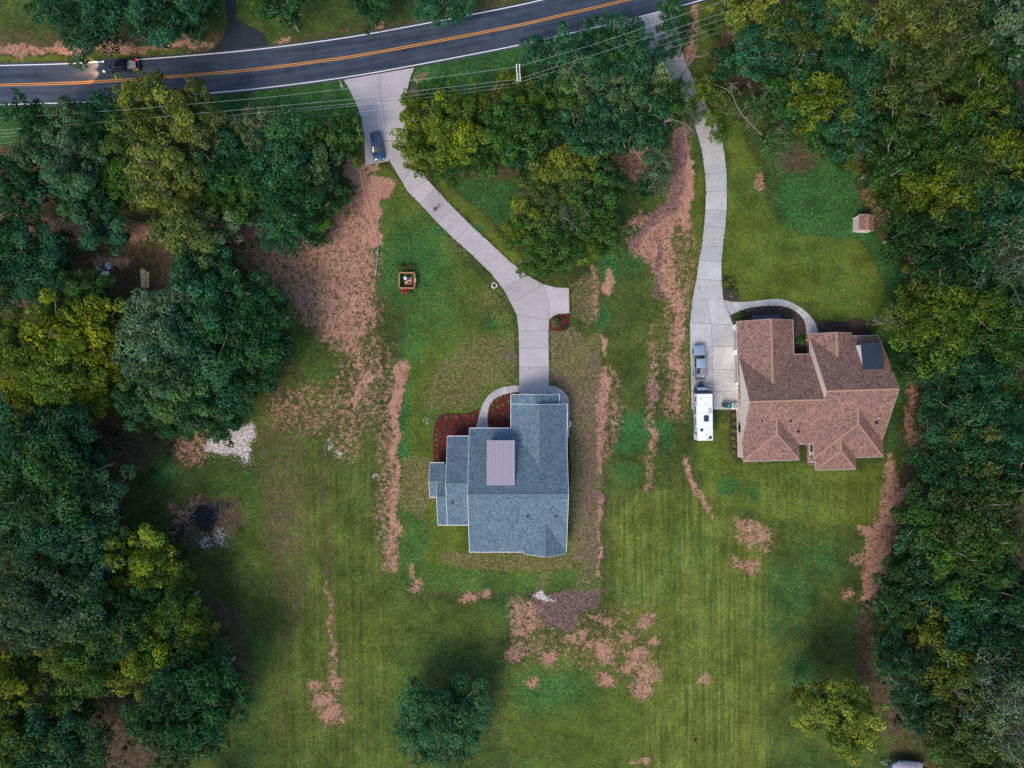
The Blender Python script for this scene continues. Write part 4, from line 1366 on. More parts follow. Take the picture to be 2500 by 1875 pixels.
def mirror(par, x, y, z, m):
    s_ = 1 if y > 0 else -1
    MB().bev((x, y + s_ * .1, z), (.12, .24, .16), .04, 0).build('mirror', m, par)
def place(o, px, py, rz, h=0):
    p = W(px, py, h)
    o.location = (p.x, p.y, .055)
    o.rotation_euler = (0, 0, rz)

# parked dark car
c = thing('parked_car', 'dark midnight-blue car parked at the end of the wide driveway mouth', 'car')
sec = [(-2.36, .66, .48, .86), (-2.28, .82, .36, .98), (-1.9, .90, .30, 1.04), (-.6, .92, .28, 1.02), (.9, .92, .28, 1.0), (1.5, .91, .28, .95), (2.0, .86, .30, .87), (2.27, .72, .36, .78), (2.4, .5, .42, .68)]
MB().loft([body_ring(*s_) for s_ in sec]).build('body', M['midnight'], c, True)
greenhouse(c, (-1.95, 1.0, .80, .99), (-1.42, .16, .62, 1.44), M['midnight'], M['glass'])
MB().bar((1.05, -.74, 1.0), (1.05, .74, 1.0), .12, .03).build('wiper_cowl', M['black'], c)
for y_ in (-.62, .62):
    MB().bev((2.14, y_ * 1.03, .74), (.34, .26, .12), .05).build('headlight', M['lamp'], c)
    MB().bev((-2.25, y_, .88), (.18, .34, .14), .04).build('tail_light', M['taildim'], c)
    mirror(c, .95, y_ * 1.46, 1.03, M['midnight'])
    MB().bar((-1.3, y_ * .97, 1.5), (.05, y_ * .97, 1.5), .035, .03).build('roof_rail', M['steel'], c)
for x_ in (-1.45, 1.45):
    for y_ in (-.80, .80):
        wheel(c, x_, y_, .33, .22)
MB().box((2.4, 0, .52), (.04, .5, .12)).build('number_plate', M['white'], c)
MB().box((.42, .28, 1.26), (.14, .12, .012), M=Matrix.Rotation(R(28), 3, 'Y')).build('dash_paper', M['white'], c)
place(c, 921, 358, R(-90 + 9.5), .6)

def pickup(label, paint, lit=False):
    c = thing('pickup_truck', label, 'pickup truck')
    sec = [(-2.82, .84, .52, 1.08), (-2.72, .92, .45, 1.12), (-1.0, .95, .42, 1.12), (-.96, .95, .42, 1.12), (.85, .95, .42, 1.1), (1.3, .95, .42, 1.10), (2.2, .93, .42, 1.07), (2.62, .84, .45, 1.0), (2.82, .62, .5, .92)]
    rings = [body_ring(*s_) for s_ in sec]
    MB().loft(rings[3:]).build('body', paint, c, True)
    b = MB()
    for y_ in (-.87, .87):
        b.bev((-1.88, y_, .79), (1.84, .16, .70), .05)
    b.box((-1.88, 0, .55), (1.8, 1.6, .2))
    bd_ = b.build('bed', paint, c)
    MB().box((-1.88, 0, .68), (1.74, 1.56, .06)).build('bed_floor', M['bed'], bd_)
    for y_ in (-.68, .68):
        MB().bev((-1.85, y_, .80), (.85, .24, .24), .07).build('wheel_arch', M['bed'], bd_)
    MB().bev((-2.78, 0, .82), (.1, 1.74, .62), .03).build('tailgate', paint, c)
    MB().bev((-2.90, 0, .56), (.16, 1.8, .16), .05).build('bumper', M['steel'], c)
    MB().bev((2.82, 0, .58), (.18, 1.5, .22), .06).build('bumper', M['steel'], c)
    greenhouse(c, (-.95, 1.18, .86, 1.08), (-.86, .55, .72, 1.76), paint, M['glass'])
    for y_ in (-.74, .74):
        MB().bev((2.62, y_, .86), (.30, .28, .18), .05).build('headlight', M['head'] if lit else M['lamp'], c)
        MB().bev((-2.83, y_ * 1.13, .86), (.12, .18, .5), .03).build('tail_light', M['tail'] if lit else M['taildim'], c)
        mirror(c, 1.05, y_ * 1.30, 1.16, M['black'])
    for x_ in (-1.78, 1.82):
        for y_ in (-.82, .82):
            wheel(c, x_, y_, .40, .27)
    MB().box((2.86, 0, .82), (.05, .95, .24)).build('grille', M['black'], c)
    for x_ in (0,):
        MB().bar((1.36, -.5, 1.115), (2.55, -.42, 1.05), .03, .012).bar((1.36, .5, 1.115), (2.55, .42, 1.05), .03, .012).build('bonnet_crease', paint, c)
    return c
p1 = pickup('silver-blue pickup truck with gear in its open bed, hitched to the white camper', M['silver'])
place(p1, 1707, 885, R(90 + 1.5), .7)
tb = tag(MB().bev((0, 0, .16), (.95, .42, .32), .05).box((.2, .1, .36), (.3, .3, .1)).build('tool_bag', M['black']), 'black gear bag lying in the pickup bed', 'bag')
q = W(1705, 906, .8); tb.location = (q.x, q.y, .76); tb.rotation_euler = (0, 0, R(84))
st_ = tag(MB().bev((0, 0, .1), (.7, .26, .16), .06).bev((.28, .22, .1), (.3, .5, .14), .06).build('folded_tarp', M['ltblue']), 'pale blue folded tarp in the pickup bed by the tailgate', 'tarp')
q = W(1718.5, 917, .8); st_.location = (q.x, q.y, .76); st_.rotation_euler = (0, 0, R(28))
p2 = pickup('black pickup truck driving along the road with its lamps lit', M['truckblack'], True)
place(p2, 293, 161, R(180 + 3.2), .8)
for y_ in (-.74, .74):
    L = bpy.data.lights.new('headlight_beam', 'SPOT')
    L.energy = 2600
    L.color = (1.0, .45, .20)
    L.spot_size = R(75)
    L.spot_blend = .8
    L.shadow_soft_size = .1
    lo = bpy.data.objects.new('headlight_beam', L)
    lo.location = (2.95, y_, .86)
    lo.rotation_euler = Vector((-1, 0, .13)).to_track_quat('Z', 'Y').to_euler()
    lo.parent = p2
    COL.objects.link(lo)

# camper trailer (x forward = towards the hitch)
c = thing('camper_trailer', 'long white camper trailer with navy nose, parked behind the silver pickup', 'camper')
def rv_ring(x, hw, z0, z1):
    return [(x, -hw, z0), (x, -hw, z1 - .12), (x, -hw + .08, z1), (x, 0, z1 + .03), (x, hw - .08, z1), (x, hw, z1 - .12), (x, hw, z0)]
MB().loft([rv_ring(-3.9, 1.24, .55, 2.95), rv_ring(-3.82, 1.25, .5, 3.0), rv_ring(3.6, 1.25, .5, 3.0), rv_ring(3.66, 1.25, .5, 2.96)]).build('body', M['rv'], c)
for k in range(6):
    MB().box((-3.2 + k * 1.25, 0, 3.018), (.035, 2.3, .03)).build('roof_seam', M['gutter'], c)
MB().bev((1.9, .1, 3.07), (.4, .4, .14), .04).build('roof_hatch', M['rv'], c)
MB().bev((.9, -.75, 3.06), (.9, .55, .07), .03).build('solar_panel', M['gutter'], c)
nose = MB()
nose.loft([rv_ring(3.662, 1.245, .5, 2.95), rv_ring(4.2, 1.23, .5, 2.55), rv_ring(4.68, 1.17, .55, 1.75), rv_ring(4.76, 1.1, .65, 1.0)])
no = nose.build('front_cap', M['navy'], c, True)
sw = MB()
zs = lambda x: 2.62 - (x - 4.2) / .48 * .80
pts = [(4.70, 1.05), (4.70, -.3), (4.52, -.75), (4.32, -1.05), (4.22, -1.05), (4.34, -.4), (4.26, .1), (4.22, 1.05)]
sw.add([(x_, y_, zs(x_)) for x_, y_ in pts], [(0, 1, 6, 7), (1, 2, 5, 6), (2, 3, 4, 5)])
sw.build('swoosh', M['rv'], no)
MB().bev((-.35, -.12, 3.15), (.98, .78, .26), .1).build('air_conditioner', M['navy'], c)
MB().lathe([(.24, 0), (.24, .1), (.2, .14)], (-2.2, .62, 3.0), 14).build('roof_vent', M['black'], c)
MB().bev((-3.45, -.75, 3.08), (.45, .45, .16), .04).build('roof_hatch', M['slate'], c)
for x_, y_ in ((-3.75, -.3), (-2.95, -.15), (2.85, .65)):
    MB().lathe([(.05, 0), (.05, .16), (.07, .18)], (x_, y_, 3.0), 8).build('vent_pipe', M['black'], c)
for x_, w_, z_ in ((2.75, .8, 1.9), (.95, 1.25, 1.95), (-.85, 1.25, 1.95), (-2.95, .8, 1.95)):
    f = MB().box((x_, 1.25, z_), (w_, .05, .62)).build('window', M['black'], c)
    MB().box((x_, 1.262, z_), (w_ - .1, .05, .52)).build('pane', M['glass'], f)
for x_ in (1.9, -1.95):
    MB().box((x_, 1.26, 1.75), (.06, .06, 2.3)).build('awning_arm', M['black'], c)
MB().bar((1.9, 1.34, 2.86), (-1.95, 1.34, 2.86), .14, .14).build('awning_roll', M['rv'], c)
MB().box((0, 1.26, .95), (7.2, .03, .3)).build('side_stripe', M['navy'], c)
MB().box((-3.3, 1.27, 1.3), (.7, .05, 1.5)).build('door', M['rv'], c)
for x_ in (-.45, -1.3):
    for y_ in (-1.08, 1.08):
        wheel(c, x_, y_, .36, .22)
fr = MB()
for y_ in (-.7, .7):
    fr.bar((4.6, y_, .5), (5.75, 0, .52), .09, .12)
fr.build('drawbar', M['black'], c)
MB().bev((5.0, 0, .78), (.4, .75, .5), .06).build('propane_cover', M['navy'], c)
MB().tube([(5.36, 0, .1), (5.36, 0, 1.1)], .07, 8).build('jack', M['black'], c)
MB().lathe([(.10, 0), (.12, .06), (.05, .12)], (5.78, 0, .48), 10).build('coupler', M['steel'], c)
place(c, 1715.2, 1015.6, R(90 + .8), 1.4)

# covered boat on a trailer at the lower edge
c = thing('covered_boat', 'grey covered motor boat on a trailer at the bottom edge of the picture', 'boat')
def hull(x, hw, zk, zg):
    return [(x, 0, zk), (x, -hw * .55, zk + .12), (x, -hw, zk + .5), (x, -hw, zg), (x, hw, zg), (x, hw, zk + .5), (x, hw * .55, zk + .12)]
MB().loft([hull(-2.7, 1.02, .6, 1.35), hull(-1.5, 1.1, .58, 1.38), hull(0.5, 1.12, .58, 1.42), hull(1.8, .92, .65, 1.48), hull(2.6, .5, .85, 1.55), hull(3.05, .08, 1.1, 1.6)]).build('hull', M['hullteal'], c, True)
cv = MB()
def cvr(x, hw, z, zc):
    return [(x, -hw, z), (x, -hw * .6, z + (zc - z) * .75), (x, 0, zc), (x, hw * .6, z + (zc - z) * .75), (x, hw, z)]
cv.loft([cvr(-2.6, .94, 1.40, 1.52), cvr(-1.6, 1.0, 1.43, 1.9), cvr(0, 1.0, 1.46, 2.05), cvr(.9, .92, 1.5, 2.0), cvr(1.7, .72, 1.54, 1.75), cvr(2.5, .32, 1.6, 1.68)])
cv.build('cover', M['hullgrey'], c, True)
for k in range(4):
    x_ = -1.9 + k * 1.1
    MB().tube([(x_, -1.0, 1.47), (x_, -.6, 1.80), (x_, 0, 2.03), (x_, .6, 1.80), (x_, 1.0, 1.47)], .03, 5).build('cover_strap', M['white'], c)
MB().bev((-3.05, 0, 1.35), (.5, .42, .75), .1).build('outboard_motor', M['black'], c)
MB().bar((-3.05, 0, .4), (-3.05, 0, 1.0), .14, .14).build('motor_leg', M['black'], c)
tr = MB().bar((-2.6, -.7, .45), (1.6, -.7, .45), .1, .12).bar((-2.6, .7, .45), (1.6, .7, .45), .1, .12).bar((1.6, -.7, .45), (3.9, 0, .45), .1, .1).bar((1.6, .7, .45), (3.9, 0, .45), .1, .1).bar((-1, -1.1, .4), (-1, 1.1, .4), .1, .1).build('trailer', M['steel'], c)
for y_ in (-1.22, 1.22):
    wheel(c, -1.0, y_, .3, .2)
q = W(2214, 1874, 1.4); c.location = (q.x, q.y, -.04); c.rotation_euler = (0, 0, R(180 - 5))

# ------------------------------------------------------------------ yard things
# open-topped timber well enclosure
c = thing('well_enclosure', 'square open-topped cedar enclosure around the well pump on the lawn', 'enclosure')
q = W(993.5, 684.5, 1.0); c.location = (q.x, q.y, -.03); c.rotation_euler = (0, 0, R(-1))
hw = 1.26
for k in range(4):
    a = k * PI / 2
    Mx = Matrix.Rotation(a, 3, 'Z')
    f = MB().box(Mx @ Vector((0, -hw, .06)), (2 * hw, .06, .1), M=Mx).build('fence_side', M['wood'], c)
    for i in range(13):
        x_ = -hw + .1 + (2 * hw - .2) * i / 12
        MB().box(Mx @ Vector((x_, -hw + .002, .58)), (.185, .035, 1.0 + _rh.uniform(-.01, .01)), M=Mx).build('fence_board', M['wood'], f)
    MB().box(Mx @ Vector((0.0, -hw, 1.11)), (2 * hw + .16, .21, .05), M=Mx).build('top_rail', M['wood'], f)
for x_, y_ in ((-hw, -hw), (hw, -hw), (hw, hw), (-hw, hw)):
    MB().box((x_ * .97, y_ * .97, .52), (.12, .12, 1.1)).build('post', M['wood'], c)
def at_(px, py, z=0):
    v = W(px, py, z)
    return v
pl = tag(MB().box((0, 0, .05), (1.2, 1.45, .1)).build('paver_pad', M['brick']), 'small paved pad under the pump inside the cedar enclosure', 'pad')
pl.location = at_(998, 687) + Vector((0, 0, -.02))
pt = thing('pressure_tank', 'white-lidded blue pressure tank inside the cedar enclosure', 'tank', at_(992, 681))
MB().lathe([(.26, .08), (.29, .2), (.29, 1.0), (.26, 1.1)], (0, 0, 0), 18).build('tank', M['steel'], pt, True)
MB().lathe([(.30, 1.08), (.31, 1.14), (.22, 1.26), (.05, 1.32)], (0, 0, 0), 18).build('lid', M['ltblue'], pt, True)
pm_ = thing('well_pump', 'small white pump with pipe beside the pressure tank', 'pump', at_(993, 691))
MB().bev((0, 0, .3), (.3, .22, .5), .04).build('housing', M['white'], pm_)
MB().tube([(0, 0, .5), (.3, .3, .55), (.9, .38, .95)], .04, 7).build('pipe', M['white'], pm_)
bx = tag(MB().bev((0, 0, 0), (.14, .7, .42), .03).build('control_box', M['white']), 'white control box on the right side of the cedar enclosure', 'box')
q = at_(1014.5, 684, .85); bx.location = (q.x, q.y, .85)
hz_ = thing('garden_hose', 'coiled red garden hose against the cedar enclosure', 'hose', at_(987, 711))
hm = MB()
for k in range(4):
    hm.torus((0, 0, .05 + .09 * k), .40 - .02 * k, .055, 22, 6)
for k in range(2):
    hm.torus((0, 0, .06 + .09 * k), .27, .05, 20, 6)
hm.build('coil', M['red'], hz_, True)
MB().lathe([(.16, -.02), (.16, .16), (.12, .2)], (0, 0, 0), 12).build('hose_stand', M['black'], hz_)

# person on the driveway
def person(px, py):
    J = [(0, 0, .95), (0, 0, 1.2), (0, 0, 1.42), (0, .01, 1.52), (0, .03, 1.66),
         (.20, 0, 1.40), (.34, .04, 1.15), (.30, .26, 1.08), (-.20, 0, 1.40), (-.34, .04, 1.15), (-.30, .26, 1.08),
         (.11, 0, .88), (.17, .02, .5), (.19, -.02, .08), (.20, .14, .05), (-.11, 0, .88), (-.17, .02, .5), (-.19, -.02, .08), (-.20, .14, .05)]
    E = [(0, 1), (1, 2), (2, 3), (3, 4), (2, 5), (5, 6), (6, 7), (2, 8), (8, 9), (9, 10), (0, 11), (11, 12), (12, 13), (13, 14), (0, 15), (15, 16), (16, 17), (17, 18)]
    rad = [.15, .15, .16, .065, .105, .085, .055, .04, .085, .055, .04, .10, .075, .05, .045, .10, .075, .05, .045]
    me = bpy.data.meshes.new('person_body')
    me.from_pydata(J, E, [])
    tmp = bpy.data.objects.new('tmp', me)
    COL.objects.link(tmp)
    md = tmp.modifiers.new('s', 'SKIN')
    for i, sv in enumerate(me.skin_vertices[0].data):
        sv.radius = (rad[i], rad[i] * .85)
    me.skin_vertices[0].data[0].use_root = True
    ss = tmp.modifiers.new('ss', 'SUBSURF'); ss.levels = 1; ss.render_levels = 1
    dg = bpy.context.evaluated_depsgraph_get()
    m2 = bpy.data.meshes.new_from_object(tmp.evaluated_get(dg))
    bpy.data.objects.remove(tmp)
    m2.materials.clear()
    for m in (M['cloth'], M['skin'], M['black']):
        m2.materials.append(m)
    for p in m2.polygons:
        z, y_ = p.center.z, p.center.y
        p.material_index = 1 if (z > 1.47 or (y_ > .20 and z > .9)) else (2 if z < .12 else 0)
        p.use_smooth = True
    r = thing('person', 'person in dark clothes standing on the slanting driveway', 'person')
    b = bpy.data.objects.new('body', m2); COL.objects.link(b); b.parent = r
    MB().lathe([(.105, 1.64), (.125, 1.70), (.11, 1.77), (.05, 1.80)], (0, .01, 0), 12).build('hair', M['black'], r, True)
    MB().bev((0, .34, 1.09), (.22, .12, .05), .02).build('controller', M['black'], r)
    q = W(px, py); r.location = (q.x, q.y, .055); r.rotation_euler = (0, 0, R(200))
person(1063.5, 513)

# stone-ringed driveway lamps
def path_lamp(px, py, label):
    r = thing('driveway_lamp', label, 'lamp', at_(px, py) + Vector((0, 0, -.03)), _rh.uniform(0, 3), 'lamps beside the slanting driveway')
    MB().tube([(0, 0, 0), (0, 0, .55)], .05, 8).build('post', M['black'], r)
    MB().lathe([(.06, .5), (.17, .53), (.19, .58), (.04, .7)], (0, 0, 0), 12).build('lamp_head', M['black'], r)
    for k in range(9):
        t = 2 * PI * k / 9
        m = MB()
        s_ = _rh.uniform(.11, .17)
        m.lathe([(s_ * .7, 0), (s_, s_ * .4), (s_ * .8, s_ * .9), (s_ * .3, s_ * 1.1)], (.40 * math.cos(t), .40 * math.sin(t), 0), 7)
        m.build('stone', M['stone'], r)
path_lamp(1207, 697, 'black path lamp ringed with white stones, on the lawn side of the driveway')
path_lamp(1274, 644, 'black path lamp ringed with white stones, on the wooded side of the driveway')

# bins and condensers
def bin_(name, label, m, px, py, rz):
    r = thing(name, label, 'bin', at_(px, py) + Vector((0, 0, .05)), rz)
    MB().loft([[(x, y, z) for x, y in ((-s_, -s_), (s_, -s_), (s_, s_), (-s_, s_))] for s_, z in ((.25, .05), (.33, .95), (.34, 1.0))]).build('body', m, r)
    MB().bev((0, 0, 1.05), (.74, .72, .1), .05).build('lid', m, r)
    MB().tube([(-.25, -.38, .95), (.25, -.38, .95)], .03, 6).build('handle', M['black'], r)
    for x in (-.26, .26):
        MB().box((x, -.3, .12), (.08, .24, .24)).build('wheel', M['rubber'], r)
bin_('wheelie_bin', 'dark navy wheelie bin, left of the green one', M['bin_blue'], 1765.5, 989, R(170))
bin_('wheelie_bin', 'green wheelie bin between the navy bin and the air conditioner', M['bin_green'], 1776.5, 991, R(182))
def condenser(px, py, label):
    r = thing('air_conditioner_unit', label, 'air conditioner', at_(px, py) + Vector((0, 0, .02)))
    MB().bev((0, 0, .45), (.88, .88, .9), .05).build('casing', M['trim'], r)
    MB().lathe([(.37, .9), (.37, .925), (.30, .93)], (0, 0, 0), 18).build('fan_guard', M['slate'], r)
    MB().lathe([(.10, .93), (.10, .95), (.06, .96)], (0, 0, 0), 10).build('fan_hub', M['ltblue'], r)
    for k in range(4):
        t = k * PI / 2 + .4
        MB().bar((.08 * math.cos(t), .08 * math.sin(t), .94), (.33 * math.cos(t), .33 * math.sin(t), .94), .13, .012).build('fan_blade', M['ltblue'], r)
condenser(1790, 991, 'white air conditioner unit beside the green bin at the cream wall')
condenser(1386.5, 1034, 'white air conditioner unit on the walk beside the grey house')

# shed
sh_ = thing('garden_shed', 'small cream garden shed with brown shingle roof at the edge of the woods', 'shed')
q = W(2098.5, 551); sh_.location = (q.x, q.y, -.02); sh_.rotation_euler = (0, 0, R(-3))
MB().prism([(-1.12, -1.12), (1.12, -1.12), (1.12, 1.12), (-1.12, 1.12)], 0, 2.25).build('wall', M['cream'], sh_)
SH = House.__new__(House); SH.o, SH.c, SH.sh, SH.cap, SH.felt, SH.wall = sh_, Vector((0, 0, 0)), M['sh_brown'], M['cap_brown'], M['under_brown'], M['cream']
SH.gm = SH.rm = M['fascia_brown']
SH.gable('y', -1.26, 1.26, -1.24, 1.24, 2.3, 2.75, gut=(0, 0))
MB().box((0, -1.13, 1.0), (1.1, .06, 1.9)).build('door', M['trim'], sh_)
for x in (-1.13, 1.13):
    for y in (-1.13, 1.13):
        MB().box((x, y, 1.1), (.1, .1, 2.2)).build('corner_board', M['trim'], sh_)

# lumber stacks under the trees
def lumber(px, py, n, L_, rows, label, rz=0.0, k0=0):
    r = thing('lumber_stack', label, 'lumber', at_(px, py) + Vector((0, 0, -.04)), rz, 'lumber stacks in the clearing')
    w_ = .135
    src = MB().box((0, 0, 0), (w_ - .012, L_, .045)).build('board', M['lumber'], r)
    first = True
    for i in range(n):
        for j in range(rows):
            o = src if first else src.copy()
            if not first:
                COL.objects.link(o); o.parent = r
            first = False
            o.location = ((i - (n - 1) / 2) * w_, _rh.uniform(-.05, .05), .06 + j * .05)
    for y in (-L_ * .32, L_ * .32):
        MB().box((0, y, .065 + rows * .05), (n * w_ + .02, .05, .012)).build('strap', M['white'], r)
lumber(350.5, 679.5, 5, 3.05, 6, 'taller stack of pale boards with white straps, left of its pair', R(1))
lumber(361, 683, 4, 2.65, 4, 'shorter stack of loose pale boards, right of its pair', R(-1))
lb = tag(MB().bar((0, -1.3, 0), (.16, 1.35, 0), .1, .05).build('loose_board', M['lumber']), 'single pale board lying across the two lumber stacks', 'board', None)
q = at_(356, 681); lb.location = (q.x, q.y, .40)

# things left under the trees
def crumple(name, label, cat, m, px, py, rx, ry, h, seed, rz=0, n=7):
    rr = random.Random(seed)
    mb = MB()
    vs, fs = [], []
    for i in range(n + 1):
        for j in range(n + 1):
            u, v = i / n * 2 - 1, j / n * 2 - 1
            k = 1 - .35 * (abs(u) * abs(v))
            edge = max(abs(u), abs(v)) > .98
            vs.append((u * rx * k + rr.uniform(-.06, .06), v * ry * k + rr.uniform(-.06, .06), 0.0 if edge else h * (1 - max(abs(u), abs(v)) ** 2) * rr.uniform(.6, 1.15) + .03))
    for i in range(n):
        for j in range(n):
            a = i * (n + 1) + j
            fs.append((a, a + n + 1, a + n + 2, a + 1))
    mb.add(vs, fs)
    o = mb.build(name, m, None)
    o.location = at_(px, py) + Vector((0, 0, -.03)); o.rotation_euler = (0, 0, rz)
    return tag(o, label, cat)
crumple('white_tarp', 'crumpled whitish tarp heaped on leaves near the lumber stacks', 'tarp', M['ltblue'], 264.5, 649, .55, .75, .4, 2, .5)
crumple('teal_tarp', 'dark teal tarp sagging beside the whitish one in the clearing', 'tarp', M['teal'], 254, 659, .6, .42, .3, 5, .2)
bd2 = tag(MB().box((0, 0, .05), (1.15, .75, .06)).build('plywood_sheet', M['white']), 'pale sheet of board on the ground below the tarps', 'board'); bd2.location = at_(258, 668)
dk = thing('plastic_drum', 'round pale blue plastic drum beside the teal tarp', 'drum', at_(243, 658) + Vector((0, 0, -.03)))
MB().lathe([(.28, 0), (.31, .1), (.31, .7), (.27, .8)], (0, 0, 0), 16).build('drum', M['ltblue'], dk, True)
MB().lathe([(.26, .8), (.26, .84), (.1, .86)], (0, 0, 0), 16).build('lid', M['white'], dk, True)
crumple('blue_tarp', 'bright blue tarp under yellow-green trees at lower left', 'tarp', M['blue'], 103.5, 1687, .5, .75, .35, 8, -.3)
pa = thing('wooden_pallet', 'white slatted pallet leaning on a box among the lower left trees', 'pallet', at_(92, 1723) + Vector((0, 0, .25)), R(-6))
for i in range(5):
    MB().box((-.8 + i * .38, .1, .1), (.22, .85, .04)).build('slat', M['white'], pa)
for y in (-.28, .48):
    MB().box((-.04, y, .04), (1.75, .1, .08)).build('stringer', M['white'], pa)
bx2 = tag(MB().bev((0, 0, .2), (1.1, .55, .5), .05).build('storage_box', M['ltblue']), 'pale storage box below the slatted pallet', 'box'); bx2.location = at_(93, 1732)
ty = tag(MB().torus((0, 0, .12), .5, .2, 20, 8).build('old_tyre', M['hullgrey'], None, True), 'pale grey tyre ring lying among trees at the left edge', 'tyre'); ty.location = at_(44.5, 1641)
sb = tag(MB().bev((0, 0, .25), (.5, .85, .55), .08).build('blue_crate', M['ltblue']), 'slate blue crate beside the pale tyre ring', 'crate'); sb.location = at_(59.5, 1630); sb.rotation_euler = (0, 0, .3)
kb = tag(MB().lathe([(.2, 0), (.26, .1), (.26, .5), (.2, .6)], (0, 0, 0), 12).build('white_bucket', M['white']), 'small white bucket near the pale tyre ring', 'bucket'); kb.location = at_(40, 1615)
wb = tag(MB().bev((0, 0, .3), (1.2, .8, .6), .06).build('white_box', M['ltblue']), 'whitish box half hidden under trees left of the parked dark car', 'box'); wb.location = at_(607, 440); wb.rotation_euler = (0, 0, .1)
pb2 = thing('bird_bath', 'bluish stone bird bath at the wood edge above the garden shed', 'bird bath', at_(2129, 441) + Vector((0, 0, -.03)))
MB().lathe([(.2, 0), (.12, .1), (.1, .6), (.14, .7)], (0, 0, 0), 12).build('pedestal', M['ltblue'], pb2)
MB().lathe([(.12, .68), (.42, .8), (.44, .86), (.34, .82), (.1, .78)], (0, 0, 0), 16).build('basin', M['ltblue'], pb2)

# white rails, rope and marker post
def rope_line(name, label, pts, h, posts=True):
    r = thing(name, label, 'fence', at_(*pts[0]) + Vector((0, 0, -.04)))
    P = [at_(*p) - at_(*pts[0]) for p in pts]
    for p in P:
        MB().box(p + Vector((0, 0, h / 2)), (.07, .07, h + .1)).build('post', M['rope'], r)
    for a, b in zip(P, P[1:]):
        mid = (a + b) / 2
        MB().tube([a + Vector((0, 0, h)), mid + Vector((0, 0, h - .12)), b + Vector((0, 0, h))], .03, 6).build('rope', M['rope'], r)
rope_line('rope_barrier', 'white rope barrier across the end of the parking apron', [(893, 407), (905, 403), (948.5, 394)], .45)
rope_line('rope_fence', 'long thin white rope fence between bare clay and green lawn', [(880, 420), (893, 480), (912, 546), (924, 607), (918, 673)], .6)
mp_ = thing('marker_post', 'white forked marker post by the road at the driveway mouth', 'post', at_(834.5, 207) + Vector((0, 0, -.05)))
MB().tube([(0, 0, .5), (0, 0, 1.5)], .06, 8).build('post', M['white'], mp_)
MB().tube([(0, 0, .55), (.25, -.55, 0)], .05, 7).build('leg', M['white'], mp_)
MB().tube([(0, 0, .55), (-.2, -.35, 0)], .05, 7).build('leg', M['white'], mp_)

# utility pole and wires
up = thing('utility_pole', 'utility pole with double white crossarm above trees beside the road', 'utility pole')
pb_ = Vector((.95, 46.9, -.3)); up.location = pb_
MB().tube([(0, 0, 0), (0, 0, 10.9)], [.17, .11], 10).build('pole', M['pole'], up)
for x in (-.22, .22):
    MB().bar((x - .08, 1.55, 10.45), (x + .1, -.95, 10.45), .12, .13).build('crossarm', M['white'], up)
    for y in (1.5, .2, -.9):
        MB().lathe([(.05, 0), (.08, .06), (.05, .14), (.07, .18)], (x, y, 10.5), 8).build('insulator', M['white'], up)
wires = [([(0, 288), (298, 268.5), (640, 239), (860, 215), (996, 198), (1262, 163.5)], 10.3, [(1262, 163.5), (1309, 150), (1454, 107), (1703, 24), (1800, -8)]),
         ([(0, 318), (252, 298), (498, 276), (860, 242), (996, 224), (1263, 194)], 10.3, [(1263, 194), (1500, 118), (1700, 53), (1830, 10)]),
         ([(0, 326.5), (255, 309), (486, 289.5), (866, 252), (990, 236), (1264, 202)], 8.0, [(1264, 202), (1500, 130), (1697, 69), (1880, 10)]),
         ([(0, 335), (260, 312.5), (503, 294), (872, 257.5), (996, 244), (1264, 210)], 6.6, [(1264, 210), (1500, 145), (1691, 87), (1900, 18)]),
         ([(0, 350), (509, 310), (669, 296), (875, 274), (1077, 249), (1264, 222)], 5.6, [(1264, 222), (1500, 160), (1691, 101), (1900, 30)])]
names = ['topmost and nearest the road', 'second from the road', 'third from the road', 'fourth from the road', 'lowest and farthest from the road']
for (a, h, b), nm in zip(wires, names):
    path = [W(p[0] - 0, p[1], h) for p in a]
    path = [path[0] + (path[0] - path[1]).normalized() * 30] + path + [W(p[0], p[1], h) for p in b[1:]]
    o = MB().tube(path, .012, 5).build('power_line', M['wire'])
    tag(o, 'overhead wire along the road, ' + nm + ' of the five', 'power line', 'overhead power lines')

# small red-leaved sapling in the lower lawn is built with the plants below

# burn pile of charred sticks, stones scattered round it and round the sand
rb = random.Random(77)
bp = MB()
q0 = W(503, 1268)
for k in range(70):
    a, d = rb.uniform(0, 6.28), 1.9 * math.sqrt(rb.random())
    c0 = Vector((q0.x + math.cos(a) * d, q0.y + math.sin(a) * d, rb.uniform(-.02, .30) * (1.2 - d / 2.2)))
    t_ = rb.uniform(0, 3.14)
    L_ = rb.uniform(.3, 1.1)
    v = Vector((math.cos(t_), math.sin(t_), rb.uniform(-.2, .2))) * L_ / 2
    bp.tube([c0 - v, c0 + v], [rb.uniform(.03, .08), rb.uniform(.02, .06)], 5)
o = bp.build('burn_pile', M['char'])
tag(o, 'black heap of charred sticks on the burnt ground near the left woods', 'burn pile')
o['kind'] = 'stuff'
ss_ = MB()
for cx, cy, rx, ry, n in ((515, 1315, 40, 16, 60), (545, 1310, 20, 26, 40), (460, 1262, 40, 26, 40), (565, 1090, 75, 50, 70), (600, 1130, 25, 14, 30), (812, 1100, 18, 24, 16), (1335, 1462, 40, 12, 20), (925, 1165, 30, 60, 12)):
    for k in range(n):
        x, y = rb.gauss(cx, rx * .55), rb.gauss(cy, ry * .55)
        p_ = W(x, y)
        s_ = rb.uniform(.04, .12)
        ss_.lathe([(s_ * .7, -.03), (s_, s_ * .3), (s_ * .5, s_ * .7)], (p_.x, p_.y, -.04), 5)
tag(ss_.build('scattered_stones', M['pebble']), kind='stuff')
